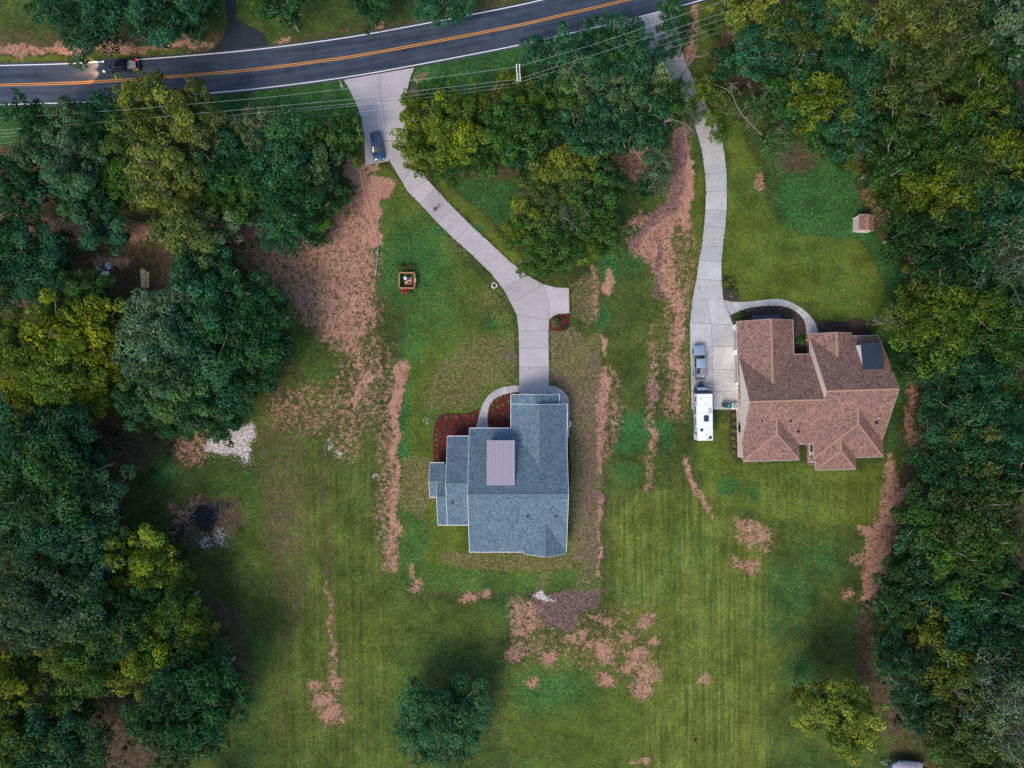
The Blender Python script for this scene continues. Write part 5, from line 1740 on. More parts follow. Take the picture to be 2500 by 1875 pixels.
# ------------------------------------------------------------------ trees
def leaf_cloud(cen, rad, per, size, rng, flat=.7, up=.75):
    """leaf quads on the upper shells of clumps"""
    cen, rad = np.asarray(cen), np.asarray(rad)
    n = len(cen)
    idx = np.repeat(np.arange(n), per)
    m = len(idx)
    d = rng.normal(size=(m, 3))
    d[:, 2] = np.abs(d[:, 2]) * .9 - .25
    d /= np.linalg.norm(d, axis=1)[:, None]
    rr = rad[idx] * (rng.random(m) ** .22)
    p = cen[idx] + d * rr[:, None] * np.array([1, 1, flat])
    nr = d * .8 + np.array([0, 0, up]) + rng.normal(size=(m, 3)) * .42
    nr /= np.linalg.norm(nr, axis=1)[:, None]
    t = np.cross(nr, rng.normal(size=(m, 3)))
    t /= np.linalg.norm(t, axis=1)[:, None] + 1e-9
    b = np.cross(nr, t)
    s = size * rng.uniform(.6, 1.35, m)[:, None]
    droop = np.array([0, 0, -.12]) * s
    v = np.stack([p + t * s * .5 + droop, p + b * s * .30, p - t * s * .5 + droop, p - b * s * .30], 1).reshape(-1, 3)
    f = np.arange(m * 4).reshape(m, 4)
    return v, f

def set_tone(me, vals=None):
    a = me.attributes.new('tone', 'FLOAT', 'POINT')
    a.data.foreach_set('value', np.ascontiguousarray(vals if vals is not None else np.ones(len(me.vertices)), dtype=np.float32))
    return me

def make_tree(seed, Rr, Hh, per=44, size=.38, sparse=0.0, nl=8, twigs=.35):
    """trunk with limbs and a crown of leaf clumps on the limb ends; returns (wood mesh, crown mesh)"""
    rng = np.random.default_rng(seed)
    rnd = random.Random(seed)
    wood = MB()
    lean = Vector((rnd.uniform(-.5, .5), rnd.uniform(-.5, .5), 0))
    top = Vector((0, 0, Hh * .62)) + lean
    r0 = .035 * Hh * .5 + .05
    wood.tube([(0, 0, -.2), (0, 0, .4), lean * .3 + Vector((0, 0, Hh * .3)), top], [r0 * 1.35, r0, r0 * .85, r0 * .5], 7)
    cen, rad = [], []
    ga = rnd.uniform(0, 6.28)
    cz, rz = Hh * .66, Hh * .32
    for i in range(nl):
        ga += 2.4 + rnd.uniform(-.35, .35)
        el_ = math.asin(min(.98, max(-.25, -.2 + 1.2 * (i + .5) / nl + rnd.uniform(-.12, .12))))
        ln = rnd.uniform(.72, 1.12)
        tip = Vector((math.cos(ga) * math.cos(el_) * Rr * ln, math.sin(ga) * math.cos(el_) * Rr * ln, cz + math.sin(el_) * rz * ln)) + lean
        f = rnd.uniform(.35, .95)
        st = Vector((0, 0, Hh * .22)).lerp(top, f)
        k1 = st.lerp(tip, .4) + Vector((rnd.uniform(-.4, .4), rnd.uniform(-.4, .4), rnd.uniform(.1, .7)))
        k2 = st.lerp(tip, .75) + Vector((rnd.uniform(-.4, .4), rnd.uniform(-.4, .4), rnd.uniform(0, .5)))
        wood.tube([st, k1, k2, tip], [r0 * .5, r0 * .36, r0 * .22, .03], 5)
        nb = rnd.randint(4, 6)
        for j in range(nb):
            bs = (k1, k2, tip)[j % 3] if j else tip
            a = rnd.uniform(0, 6.28)
            q = bs + Vector((math.cos(a), math.sin(a), rnd.uniform(-.1, .75))) * Rr * rnd.uniform(.20, .40)
            if j:
                wood.tube([bs, bs.lerp(q, .55) + Vector((0, 0, .12)), q], [r0 * .17, r0 * .11, .02], 4, cap=False)
            if rnd.random() < sparse:
                for _ in range(2):
                    q2 = q + Vector((rnd.uniform(-.8, .8), rnd.uniform(-.8, .8), rnd.uniform(.1, .7)))
                    wood.tube([q, q2], [.035, .015], 4, cap=False)
                continue
            cen.append(tuple(q)); rad.append(Rr * rnd.uniform(.19, .30))
            # small outer sprays break the outline
            for _ in range(1):
                a2 = rnd.uniform(0, 6.28)
                cen.append((q.x + math.cos(a2) * Rr * .2, q.y + math.sin(a2) * Rr * .2, q.z + rnd.uniform(-.3, .5))); rad.append(Rr * rnd.uniform(.08, .15))
            if rnd.random() < twigs:
                q2 = q + Vector((rnd.uniform(-.7, .7), rnd.uniform(-.7, .7), rnd.uniform(.4, .9)))
                wood.tube([bs.lerp(q, .6), q + Vector((0, 0, .3)), q2], [.06, .05, .02], 4, cap=False)
    # low inner fill so the ground does not show through everywhere
    for i in range(nl // 2):
        a = rnd.uniform(0, 6.28); d = rnd.uniform(0, .7) * Rr
        if rnd.random() > sparse:
            cen.append((math.cos(a) * d + lean.x, math.sin(a) * d + lean.y, Hh * rnd.uniform(.38, .62))); rad.append(Rr * .3)
    rad = np.array(rad)
    pern = np.maximum(6, (per * (rad / (Rr * .24)) ** 2)).astype(int)
    V, F, T, o = [], [], [], 0
    for k in range(len(cen)):
        v, f = leaf_cloud([cen[k]], [rad[k]], int(pern[k]), size, rng)
        V.append(v); F.append(f + o); o += len(v)
        T.append(np.full(len(v), rng.uniform(.5, 1.45)))
    crown = mesh_np('crown', np.concatenate(V), np.concatenate(F), M['leaf'])
    set_tone(crown, np.concatenate(T))
    w = wood.build('trunk', M['bark'], None, True, fix=False)
    wm = w.data
    bpy.data.objects.remove(w)
    return wm, crown
# prototypes:  (crown radius, height, wood, crown)
PRO = {'s': [], 'm': [], 'l': [], 'b': [], 'd': []}
PRO['d'].append((5.6, 9.5) + make_tree(500, 5.6, 9.5, 190, .34, 0, 20, .25))
for i in range(4): PRO['s'].append((2.7, 6.5) + make_tree(100 + i, 2.7, 6.5, 50, .34, 0, 7, .15))
for i in range(6): PRO['m'].append((3.8, 10.5) + make_tree(200 + i, 3.8, 10.5, 72, .39, .04, 9, .25))
for i in range(4): PRO['l'].append((5.6, 13.5) + make_tree(300 + i, 5.6, 13.5, 100, .42, .05, 13, .3))
for i in range(4): PRO['b'].append((4.4, 12.5) + make_tree(400 + i, 4.4, 12.5, 50, .36, .30, 10, .8))

HUE = {'Y': (.125, .150, .008), 'G': (.042, .100, .014), 'T': (.020, .082, .042), 'D': (.014, .058, .018), 'O': (.092, .112, .034), 'L': (.080, .128, .072)}
WORD = {'Y': 'yellow-green', 'G': 'mid-green', 'T': 'blue-green', 'D': 'dark green', 'O': 'olive', 'L': 'pale grey-green'}
REG = [
    ((-99, -99, 300, 150), 'across the road above the black pickup'),
    ((300, -99, 552, 150), 'across the road left of the asphalt turnoff'),
    ((552, -99, 830, 130), 'across the road right of the asphalt turnoff'),
    ((830, -99, 1290, 90), 'across the road above the driveway mouth'),
    ((-99, 200, 270, 330), 'under the wires at the left edge'),
    ((270, 180, 560, 350), 'under the wires below the black pickup'),
    ((560, 230, 900, 400), 'left of the parked dark car'),
    ((-99, 330, 240, 530), 'above the clay track at the left edge'),
    ((240, 350, 560, 530), 'between road and lumber stacks'),
    ((560, 400, 880, 620), 'on bare clay left of the rope fence'),
    ((180, 520, 560, 660), 'on the clay track above the lumber'),
    ((-99, 530, 180, 720), 'at the left edge beside the tarps'),
    ((-99, 660, 340, 1060), 'in the grove below the tarps'),
    ((340, 600, 760, 1075), 'in the grove above the sand pile'),
    ((-99, 1030, 320, 1220), 'in left woods level with the sand'),
    ((-99, 1220, 260, 1420), 'in left woods level with the ashes'),
    ((250, 1290, 600, 1660), 'on the wood edge below the ashes'),
    ((-99, 1400, 300, 1580), 'in left woods above the blue tarp'),
    ((-99, 1580, 320, 1760), 'in left woods around the blue tarp'),
    ((320, 1600, 640, 1875), 'on the lower left lawn corner'),
    ((-99, 1700, 400, 1999), 'in the lower left picture corner'),
    ((960, 190, 1240, 450), 'right of the parked dark car'),
    ((1200, 100, 1470, 420), 'around the utility pole'),
    ((1440, 40, 1720, 360), 'left of the upper right driveway'),
    ((1590, -20, 1760, 340), 'over the upper right driveway'),
    ((1240, 360, 1520, 700), 'in the clump between both driveways'),
    ((1520, 340, 1680, 520), 'on clay left of the right driveway'),
    ((1700, -99, 2000, 360), 'in woods right of the upper driveway'),
    ((2000, -99, 2260, 230), 'in woods at the top right'),
    ((2260, -99, 2700, 230), 'in the upper right picture corner'),
    ((1960, 200, 2260, 480), 'in woods above the garden shed'),
    ((2220, 200, 2700, 480), 'at the right edge above the shed'),
    ((2130, 460, 2700, 700), 'in woods right of the garden shed'),
    ((2130, 690, 2700, 930), 'in woods right of the dark dormer'),
    ((2200, 900, 2700, 1130), 'in woods above the fallen tree'),
    ((2180, 1130, 2700, 1330), 'in woods below the fallen tree'),
    ((2140, 1320, 2700, 1560), 'in woods around the broken log'),
    ((2100, 1560, 2700, 1999), 'in the lower right picture corner'),
    ((1900, 1600, 2180, 1860), 'on the lawn above the covered boat'),
    ((960, 1600, 1230, 1880), 'standing alone on the bottom lawn'),
]
def region(x, y):
    for (a, b, c, d), t in REG:
        if a <= x <= c and b <= y <= d:
            return t
    return 'in the woods around the lawns'
_rt = random.Random(5)
TREES = []
def tree(px, py, r, hue, kind=None, h=None, k=1.0):
    rw = r * S * .93
    if kind is None:
        kind = 's' if rw < 2.5 else ('l' if rw > 4.7 else 'm')
    pr = _rt.choice(PRO[kind])
    sc = rw / pr[0] * _rt.uniform(.95, 1.08)
    hh = h if h is not None else min(pr[1] * sc * _rt.uniform(.92, 1.12), 17.0)
    hh = max(hh, 3.0)
    c0 = W(px, py, hh * .74)
    t = thing('broadleaf_tree', None, 'tree', (c0.x, c0.y, -.08), _rt.uniform(0, 6.28))
    t.scale = (sc, sc, hh / pr[1])
    for nm, me in (('trunk', pr[2]), ('crown', pr[3])):
        o = bpy.data.objects.new(nm, me)
        COL.objects.link(o)
        o.parent = t
        if nm == 'crown':
            q = HUE[hue[0]]
            if len(hue) > 1:
                f = _rt.uniform(.25, .5)
                q = [a * (1 - f) + b * f for a, b in zip(q, HUE[hue[1]])]
            v = _rt.uniform(.82, 1.18) * k
            o.color = (q[0] * v, q[1] * v, q[2] * v, 1)
    TREES.append((t, px, py, r, hue, kind))
    return t
# x,y = crown middle in the photo, r = crown radius (photo pixels), hue, [kind]
LIST = """
215,40,70,TD 318,30,62,T 395,25,60,T 446,50,46,D 515,10,30,D 645,8,34,G 695,18,46,D 735,30,44,DG 900,5,42,D 1050,18,46,T 1110,12,44,T 120,10,40,D,s
52,280,34,DT 105,310,34,D 165,292,52,LT 246,262,38,TD 290,330,50,GO 230,330,40,D
333,244,40,YO 382,212,24,O 486,226,22,O 450,268,42,OY 428,320,62,OY 494,306,44,O 520,338,42,OG 350,300,36,YO
23,405,52,D 95,370,50,DL 174,402,58,TL 130,457,62,T 60,460,50,D 275,420,50,G 325,392,46,OG 399,420,66,OY 463,450,56,OY 535,420,56,D 330,455,50,GO 220,440,44,D
608,455,50,GD 564,362,52,T 622,325,44,LO 649,290,36,LG 692,343,60,TG 759,350,52,G 822,318,44,GD 782,378,46,G 707,405,60,T 765,420,50,LG 838,372,34,G 663,436,60,D 600,400,50,T 735,455,48,D 640,380,44,T
202,480,60,GT 260,487,46,G 390,483,48,YO 434,505,50,OY 480,475,44,OG 535,498,46,G 600,490,44,G
232,556,56,TD 280,576,26,D 414,568,36,GO 463,590,56,OG 521,570,46,LO 492,622,34,GO
678,547,44,T 707,581,38,T 715,503,54,D 779,516,38,G 757,570,28,D 834,494,24,G 817,470,30,GD 790,586,18,D 655,575,20,DT
25,576,70,D 60,640,70,T 118,640,36,TD 14,690,50,D 90,690,50,D -20,620,60,D 150,600,30,D
87,764,56,Y 132,796,62,Y 174,735,52,GD 232,722,44,DG 247,795,62,Y 304,795,40,YG 217,838,56,Y 55,884,70,YG 147,896,68,GY 260,882,50,Y 20,900,50,Y 306,850,40,Y 43,950,48,Y 72,1005,44,Y 130,985,42,G 231,975,44,Y 20,800,44,GY 170,870,50,Y 300,900,34,YG 100,850,50,GY
390,807,74,LT 434,866,76,TL 492,793,62,T 475,706,62,TD 536,677,52,DT 462,640,30,D 578,735,60,DT 566,822,74,D 607,790,54,D 405,908,60,L 520,896,60,T 649,766,44,D 663,838,58,D 650,894,54,D 686,905,38,D 350,860,50,LT 470,760,60,T 540,760,56,T
333,990,50,TG 419,963,64,GL 477,990,60,TG 535,1005,54,D 566,963,48,DT 405,1030,38,D 463,1042,34,DG 535,1046,26,TD 340,940,50,T 600,940,44,D 500,940,56,TG
17,1040,50,T 145,1080,58,TD 203,1094,44,T 43,1108,58,D 101,1166,66,GT 190,1150,50,D 43,1209,60,T 118,1196,58,G 217,1209,54,TL 90,1090,46,T -15,1150,50,D
231,1267,54,TL 174,1253,50,D 58,1267,58,DT 145,1312,60,T 188,1325,54,LD 58,1342,58,OT 29,1383,58,T 130,1368,54,D 231,1354,50,T 275,1312,38,D 10,1310,50,D 260,1400,44,T
333,1360,58,YG 390,1371,46,YG 304,1384,48,Y 306,1424,48,YO 378,1412,48,GY 412,1440,36,G 420,1400,36,YG 350,1405,40,Y
231,1409,44,T 174,1453,58,LT 87,1467,66,DL 23,1438,50,OD 159,1496,46,L 29,1511,50,TL 262,1511,58,D 347,1487,46,D 230,1470,46,D 110,1530,48,LT
345,1540,54,GY 405,1552,48,OG 469,1511,46,GY 470,1554,40,YG 333,1583,58,YG 390,1603,54,G 477,1610,48,TG 304,1641,48,YO 275,1612,34,Y 330,1680,48,Y 430,1480,46,G 420,1640,46,TG
203,1598,58,GY 130,1583,48,G 132,1637,38,YO 170,1684,44,YO 217,1670,48,GD 18,1650,28,YG 10,1690,44,Y 148,1738,40,YO 188,1728,40,G 165,1640,38,YG 60,1590,40,G 66,1665,22,Y
434,1670,58,TD 506,1670,66,D 548,1684,38,D 434,1742,74,D 506,1742,64,D 362,1757,48,DY 405,1800,58,DO 477,1800,54,DO 545,1740,40,D 440,1840,40,DO
58,1745,40,DT 43,1790,58,GY 130,1790,56,T 174,1771,40,TL 29,1846,58,GY 101,1846,50,T 174,1858,56,TG 225,1850,40,D 0,1870,50,G
1010,248,34,YG 1039,290,50,YG 1016,335,44,YG 1054,232,30,G 1097,290,50,GY 1141,262,40,YG 1112,333,50,YG 1054,376,48,GY 1024,404,28,YG 1097,390,42,GD 1170,320,50,GD 1184,376,42,GD 1213,248,44,YO 1240,196,30,YG 1242,290,48,GD 1242,347,42,G 1140,375,40,GD 1075,335,46,YG 1010,375,24,YG
1275,232,44,GY 1283,318,54,GD 1283,364,44,D 1341,140,48,T 1399,182,58,LG,b 1428,148,50,T 1414,250,50,LG,b 1361,248,50,G 1361,306,48,D 1414,333,54,TD 1345,200,40,T 1320,285,44,G
1486,95,48,T 1544,93,44,T 1515,139,50,GT 1544,179,54,TD 1466,197,50,LG,b 1457,275,50,T 1515,246,54,LG 1573,231,54,LO 1598,165,30,LO,b 1616,246,48,DG 1655,240,34,GO,b 1544,318,60,TD 1573,289,48,D 1486,333,50,T 1480,150,40,T 1620,300,30,D
1636,24,28,TG,s 1632,66,26,T,s 1655,110,22,T,s 1675,66,20,D,s 1612,120,22,T,s 1706,222,24,GY,s 1700,262,24,G,b 1690,300,20,G,b 1752,332,18,G,s 1738,292,20,GY,s
1399,390,48,YO 1442,376,40,YG 1356,405,44,YO 1327,434,44,GO 1385,434,50,LO,b 1428,420,40,YG 1471,448,44,DG 1335,495,48,OG 1399,489,48,G,b 1457,495,44,GD 1385,532,54,LO,b 1471,547,48,GD 1283,547,42,YG 1269,581,38,YG 1312,590,48,G 1370,590,48,GD 1428,584,44,GY 1486,581,34,GY 1312,634,38,G 1356,622,34,GD 1292,658,20,G 1425,540,46,G 1340,545,42,GO
1610,390,36,LG,b 1602,434,38,LT,b 1570,455,26,D 1625,425,24,L,b
1740,62,24,GD 1795,30,48,OG 1833,17,54,YO 1819,145,50,DG 1850,120,54,T 1722,205,26,YG,b 1819,203,56,GO 1772,240,30,GO,s 1856,246,48,GD,b 1795,250,36,O,b 1842,290,34,GO,b 1880,350,30,G,b 1770,150,36,D
1903,43,54,GO 1889,101,58,GO,b 1961,124,50,OG 1932,173,50,TD 1976,17,50,TD 2048,23,50,OG 2091,43,50,OG 2135,17,50,OG 2149,60,44,O 2193,29,58,OY 2034,72,44,GY 2062,90,40,GY 2120,145,58,DT 2193,159,50,GD 2062,145,50,D 2005,168,50,D 2149,101,44,TD 2193,210,60,OG 2091,202,58,TD 2236,101,54,OY
2265,29,58,OG 2279,66,50,O 2308,81,54,O 2337,101,40,O 2265,139,50,OG 2410,35,58,D 2438,60,58,LD 2467,80,50,L 2381,162,44,G 2250,179,44,OG 2294,188,36,GY 2438,197,44,GY 2340,40,50,D 2360,120,44,D 2480,150,46,D
2010,246,62,YG 2010,292,48,YG 1918,217,58,DG 1889,246,48,DG 2106,237,54,LD 2077,304,54,TD 2135,289,50,LD 2120,333,48,LD 2062,347,48,DG 2003,336,36,DG 1903,333,40,GD,b 2193,275,50,D 2160,240,48,D 1950,270,46,D
2395,231,50,GY 2337,254,50,GO 2236,222,48,OG 2236,298,50,GY 2279,318,44,G 2207,333,50,TD 2366,275,44,GY 2395,318,50,GD 2381,353,50,OG 2438,370,50,YG 2482,318,58,D 2482,260,58,D 2482,376,50,DG 2178,390,52,GD 2236,376,50,DG 2279,399,54,G 2207,434,52,GT 2279,448,54,GY 2337,390,44,D 2381,434,54,GO 2467,434,54,GD 2424,463,48,D 2352,469,44,D 2048,376,28,G 2440,280,50,D 2310,350,44,D
2207,477,48,GY 2279,495,58,YG 2308,512,48,YG 2193,518,34,GD 2236,561,54,DG 2323,570,50,D 2395,532,58,TD 2438,555,58,LD 2482,518,58,TD 2410,599,58,LT 2467,605,58,L,b 2279,605,54,DG 2323,639,58,D 2279,663,50,DG 2438,663,54,LD,b 2482,663,50,L 2370,640,46,D
2323,706,54,GO 2366,702,40,G 2250,735,44,YG 2308,749,58,YG 2366,749,54,GO 2323,793,58,GY 2250,793,54,GY 2180,784,32,YG,b 2395,807,54,G 2294,836,58,GY 2352,865,58,GY 2438,726,50,G 2467,793,54,D 2482,822,48,YG 2453,850,54,GY 2424,894,54,G 2323,908,58,DT 2265,903,40,DG 2482,908,48,GY 2270,700,40,D 2410,760,46,D
2279,949,58,TD 2323,972,54,OG 2381,963,58,TD 2453,963,58,GT 2279,1007,52,GT 2337,1021,54,TG 2395,1021,48,T 2294,1044,48,GD 2366,1065,54,OG 2381,1094,48,OG 2439,1094,44,G 2467,1050,58,T 2482,1108,54,TG
2279,1137,54,DG 2337,1151,60,D 2294,1195,58,D 2352,1195,54,D 2424,1209,48,OG 2453,1190,48,OL 2424,1253,50,OG 2467,1232,48,O 2250,1240,40,DG 2250,1270,46,GD 2308,1282,52,GD 2366,1282,58,OD 2438,1296,58,OD 2490,1160,50,D
2294,1325,54,T 2265,1340,44,TG 2352,1354,64,G 2308,1383,52,TG 2236,1372,36,D 2453,1348,58,D 2323,1409,52,G 2222,1412,46,DG 2193,1447,40,GD 2279,1438,48,DT 2395,1424,58,D 2453,1424,58,D 2178,1496,40,DG 2222,1505,42,T 2255,1540,46,YO 2207,1554,46,TG 2335,1530,54,T 2366,1548,48,GY 2395,1511,48,T 2467,1511,58,TD 2438,1540,54,DT 2485,1450,46,D
2160,1600,40,D 2205,1610,46,TD 2265,1592,48,G 2294,1635,58,YO 2337,1641,44,OY 2178,1648,36,DG 2250,1670,44,TD 2207,1684,38,TG 2250,1713,42,TD 2395,1655,52,LT,b 2424,1684,54,L,b 2467,1641,48,D 2323,1713,54,DO 2381,1742,54,DG 2453,1728,58,L,b 2424,1786,54,LO,b 2352,1800,58,GO 2323,1829,54,T 2381,1844,54,T 2467,1829,54,OG 2424,1858,54,G 2482,1786,48,D 2482,1560,46,D 2345,1590,46,D 2490,1700,50,D
"""
KEPT = []
for tok in sorted(LIST.split(), key=lambda q: -float(q.split(',')[2]) - (40 if q.endswith(',b') else 0)):
    a = tok.split(',')
    x, y, r = float(a[0]), float(a[1]), float(a[2])
    deep = x > 2120 or (x < 300 and y > 1020)
    if not tok.endswith(',b'):
        lim = 1.25 if deep else 1.02
        if any(math.hypot(x - q[0], y - q[1]) < lim * (r if not deep else max(r, 46)) and (deep or q[3] == a[3][0] or math.hypot(x - q[0], y - q[1]) < .80 * r) for q in KEPT):
            continue
    rf = r * (1.40 if deep else 1.1)
    if any(math.hypot(x - q[0], y - q[1]) < .82 * rf for q in ((103, 1687), (93, 1725), (48, 1640), (255, 655), (355, 680), (607, 440), (290, 160))):
        continue
    if 1000 < x < 1300 and y < 262:
        r *= .82
    KEPT.append((x, y, r, a[3][0]))
    hh = None
    if y < 345 and x < 560 and y > 190:
        hh = 11.5
    kk = 1.0 if deep else 1.28
    if x < 570 and 430 < y < 520:
        r *= .86
    tree(x, y, r * (1.40 if deep else (.95 if tok.endswith(',b') else 1.10)), a[3], a[4] if len(a) > 4 else None, hh, kk)
print('KEPT', len(KEPT))
# lone lawn trees
tree(2050, 1738, 76, 'YO', 'd', 12.5, 1.95)
tree(2108, 1782, 40, 'YO', 's', 9.0, 1.8)
tree(1968, 1700, 36, 'YO', 's', 7.0, 1.2)
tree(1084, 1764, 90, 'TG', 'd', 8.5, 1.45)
# a few trees just past the picture's edges
for i in range(16):
    e = _rt.choice('lrtb')
    x, y = {'l': (_rt.uniform(-260, -70), _rt.uniform(330, 1900)), 'r': (_rt.uniform(2570, 2800), _rt.uniform(-100, 1950)), 't': (_rt.uniform(150, 1200), _rt.uniform(-240, -70)), 'b': (_rt.choice((_rt.uniform(-100, 500), _rt.uniform(2300, 2600))), _rt.uniform(1940, 2080))}[e]
    tree(x, y, _rt.uniform(50, 75), _rt.choice(('D', 'T', 'G', 'DG', 'OG')))
# labels: place + colour, then size words where several share both
byk = {}
for rec in TREES:
    t, px, py, r, hue, kind = rec
    wd = WORD[hue[0]] + ({'Y': ' yellow-flecked', 'T': ' bluish', 'D': ' dark-tinged', 'O': ' olive-tinged', 'L': ' greyish'}.get(hue[1], '') if len(hue) > 1 else '')
    size = 'small ' if r < 48 else ('broad ' if r > 74 else '')
    lab = size + wd + ' tree' + (' with bare limbs' if kind == 'b' else '') + ' ' + region(px, py)
    byk.setdefault(lab, []).append(rec)
ORD = ['', 'second', 'third', 'fourth', 'fifth', 'sixth', 'seventh', 'eighth', 'ninth', 'tenth']
for lab, recs in byk.items():
    n = len(recs)
    spx, spy = (max(q[k] for q in recs) - min(q[k] for q in recs) for k in (1, 2))
    k, first, last, side = (1, 'leftmost', 'rightmost', 'from left') if spx >= spy else (2, 'topmost', 'lowest', 'from top')
    for i, q in enumerate(sorted(recs, key=lambda q: q[k])):
        pre = '' if n == 1 else (first if i == 0 else (last if i == n - 1 else ORD[min(i, 9)] + ' ' + side))
        q[0]['label'] = (pre + ' ' + lab).strip()
        q[0]['group'] = 'trees ' + region(q[1], q[2])

# bare and fallen timber
def limb_net(name, label, cat, paths, mat='deadbark', twig=0, seed=1):
    rr = random.Random(seed)
    m = MB()
    for pts, r0, r1 in paths:
        P = [W(*p) for p in pts]
        n = len(P)
        m.tube(catmull(P, 3), [r0 + (r1 - r0) * i / ((n - 1) * 3) for i in range((n - 1) * 3 + 1)], 7)
        for _ in range(twig):
            i = rr.randrange(1, n)
            b = P[i].lerp(P[i - 1], rr.random())
            q = b + Vector((rr.uniform(-1.3, 1.3), rr.uniform(-1.3, 1.3), rr.uniform(-.2, 1.0)))
            q2 = q + Vector((rr.uniform(-.7, .7), rr.uniform(-.7, .7), rr.uniform(0, .5)))
            m.tube([b, q, q2], [r1 + .035, .035, .012], 5)
    o = m.build(name, M[mat], None, True, fix=False)
    return tag(o, label, cat)
limb_net('dead_tree', 'bare dead tree leaning over the upper right driveway towards the road', 'tree',
         [([(1655, 235, 0), (1662, 190, 4), (1684, 155, 8), (1694, 138, 9.5), (1704, 108, 11.5)], .22, .05), ([(1694, 138, 9.5), (1712, 138, 10), (1728, 132, 10.8)], .12, .03), ([(1700, 122, 10.5), (1693, 104, 11.5)], .06, .02)], twig=3, seed=4)
limb_net('bare_limb', 'long bare pale limb reaching over the lawn right of the upper driveway', 'branch',
         [([(1862, 330, 6), (1825, 295, 8), (1800, 262, 9), (1786, 228, 9.8), (1760, 212, 10.5), (1742, 206, 11)], .10, .04), ([(1786, 228, 9.8), (1784, 200, 11)], .07, .02)], twig=5, seed=8)
limb_net('bare_limb', 'forked bare limb arching over the driveway below the leaning dead tree', 'branch',
         [([(1700, 325, 7), (1690, 318, 8), (1672, 322, 8.5), (1648, 332, 9)], .14, .05), ([(1690, 318, 8), (1668, 300, 8.5), (1640, 292, 9)], .13, .05), ([(1640, 292, 9), (1612, 300, 8)], .2, .12)], twig=5, seed=9)
limb_net('fallen_tree', 'large fallen grey trunk with forked limbs at the wood edge right of the brown house', 'tree trunk',
         [([(2248, 1086, .6), (2290, 1095, 1.5), (2322, 1100, 3), (2350, 1112, 5), (2385, 1120, 6.5), (2440, 1128, 8)], .42, .10), ([(2322, 1100, 3), (2345, 1124, 4.5), (2370, 1145, 5.5), (2400, 1178, 6)], .26, .08), ([(2385, 1120, 6.5), (2440, 1150, 7.5)], .18, .06), ([(2412, 1112, 8), (2440, 1100, 9), (2462, 1084, 10)], .14, .05)], twig=1, seed=12)
limb_net('fallen_log', 'short broken grey log lying in the woods at lower right', 'log',
         [([(2233, 1465, 3.0), (2262, 1483, 3.4), (2286, 1496, 3.8)], .34, .26)], seed=13)
limb_net('fallen_log', 'thin pale pole of dead wood right of the garden shed', 'log',
         [([(2196, 546, 5), (2228, 536, 6.5), (2268, 523, 8)], .10, .16)], seed=14)
limb_net('fallen_log', 'two-piece pale log among shrubs below the fallen trunk', 'log',
         [([(2328, 1253, 5), (2366, 1262, 5.5)], .16, .12), ([(2322, 1278, 5), (2350, 1295, 5.4)], .18, .12)], seed=15)
limb_net('dead_tree', 'bleached bare branches of a dying tree near the lower right corner', 'tree',
         [([(2405, 1690, 10), (2420, 1712, 11), (2432, 1760, 11), (2440, 1790, 11)], .14, .04), ([(2420, 1712, 11), (2380, 1730, 10.5), (2345, 1700, 10)], .12, .03), ([(2420, 1712, 11), (2450, 1722, 11), (2472, 1738, 11)], .1, .03), ([(2405, 1690, 10), (2390, 1650, 10.5), (2372, 1618, 11)], .12, .03), ([(2380, 1730, 10.5), (2350, 1700, 11), (2320, 1682, 11)], .1, .03)], twig=7, seed=16)

# ------------------------------------------------------------------ undergrowth: low leaf mass under the woods
def scatter_ids(maskfn, n, seed):
    rng = np.random.default_rng(seed)
    out = []
    while len(out) < n:
        x, y = rng.uniform(-60, 2560, n), rng.uniform(-60, 1935, n)
        ix = np.clip(np.searchsorted(gx, (x - 1250) * S), 0, len(gx) - 1)
        iy = np.clip(np.searchsorted(gy, (937.5 - y) * S), 0, len(gy) - 1)
        keep = maskfn(ix, iy) > rng.random(n)
        out += list(zip(x[keep], y[keep]))
    return out[:n]
def leafy_stuff(name, pts, hfun, rfun, per, size, hue, seed):
    rng = np.random.default_rng(seed)
    cen = np.array([[(x - 1250) * S, (937.5 - y) * S, hfun(rng)] for x, y in pts])
    rad = np.array([rfun(rng) for _ in pts])
    v, f = leaf_cloud(cen, rad, per, size, rng)
    o = bpy.data.objects.new(name, set_tone(mesh_np(name, v, f, M['leaf']), np.repeat(rng.uniform(.6, 1.4, len(pts)), per * 4)))
    COL.objects.link(o)
    o.color = (*hue, 1)
    return tag(o, kind='stuff')
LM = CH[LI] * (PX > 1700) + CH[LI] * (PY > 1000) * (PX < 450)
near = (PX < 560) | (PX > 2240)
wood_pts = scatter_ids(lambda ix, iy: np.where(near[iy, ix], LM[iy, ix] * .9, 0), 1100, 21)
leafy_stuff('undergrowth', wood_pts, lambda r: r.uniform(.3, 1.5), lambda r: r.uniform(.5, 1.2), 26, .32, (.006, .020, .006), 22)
# weeds and tufts in rough grass and clay
rough = np.clip(CH[DI] * (CH[DI] < .98) * .9 + CH[PU] * .6 + CH[LI] * .2 + .10 * (PX < 965) * (PX > 560) * (PY > 800), 0, 1)
tuft_pts = scatter_ids(lambda ix, iy: rough[iy, ix] * .8, 3600, 31)
leafy_stuff('weeds', tuft_pts, lambda r: r.uniform(-.05, .03), lambda r: r.uniform(.10, .30), 8, .13, (.035, .075, .016), 32)
dry_pts = scatter_ids(lambda ix, iy: rough[iy, ix] * .7 + .10 * (1 - np.clip(CH[ST][iy, ix], 0, 1)), 2600, 41)
leafy_stuff('dry_weeds', dry_pts, lambda r: r.uniform(-.05, .0), lambda r: r.uniform(.08, .26), 6, .11, (.085, .085, .03), 42)

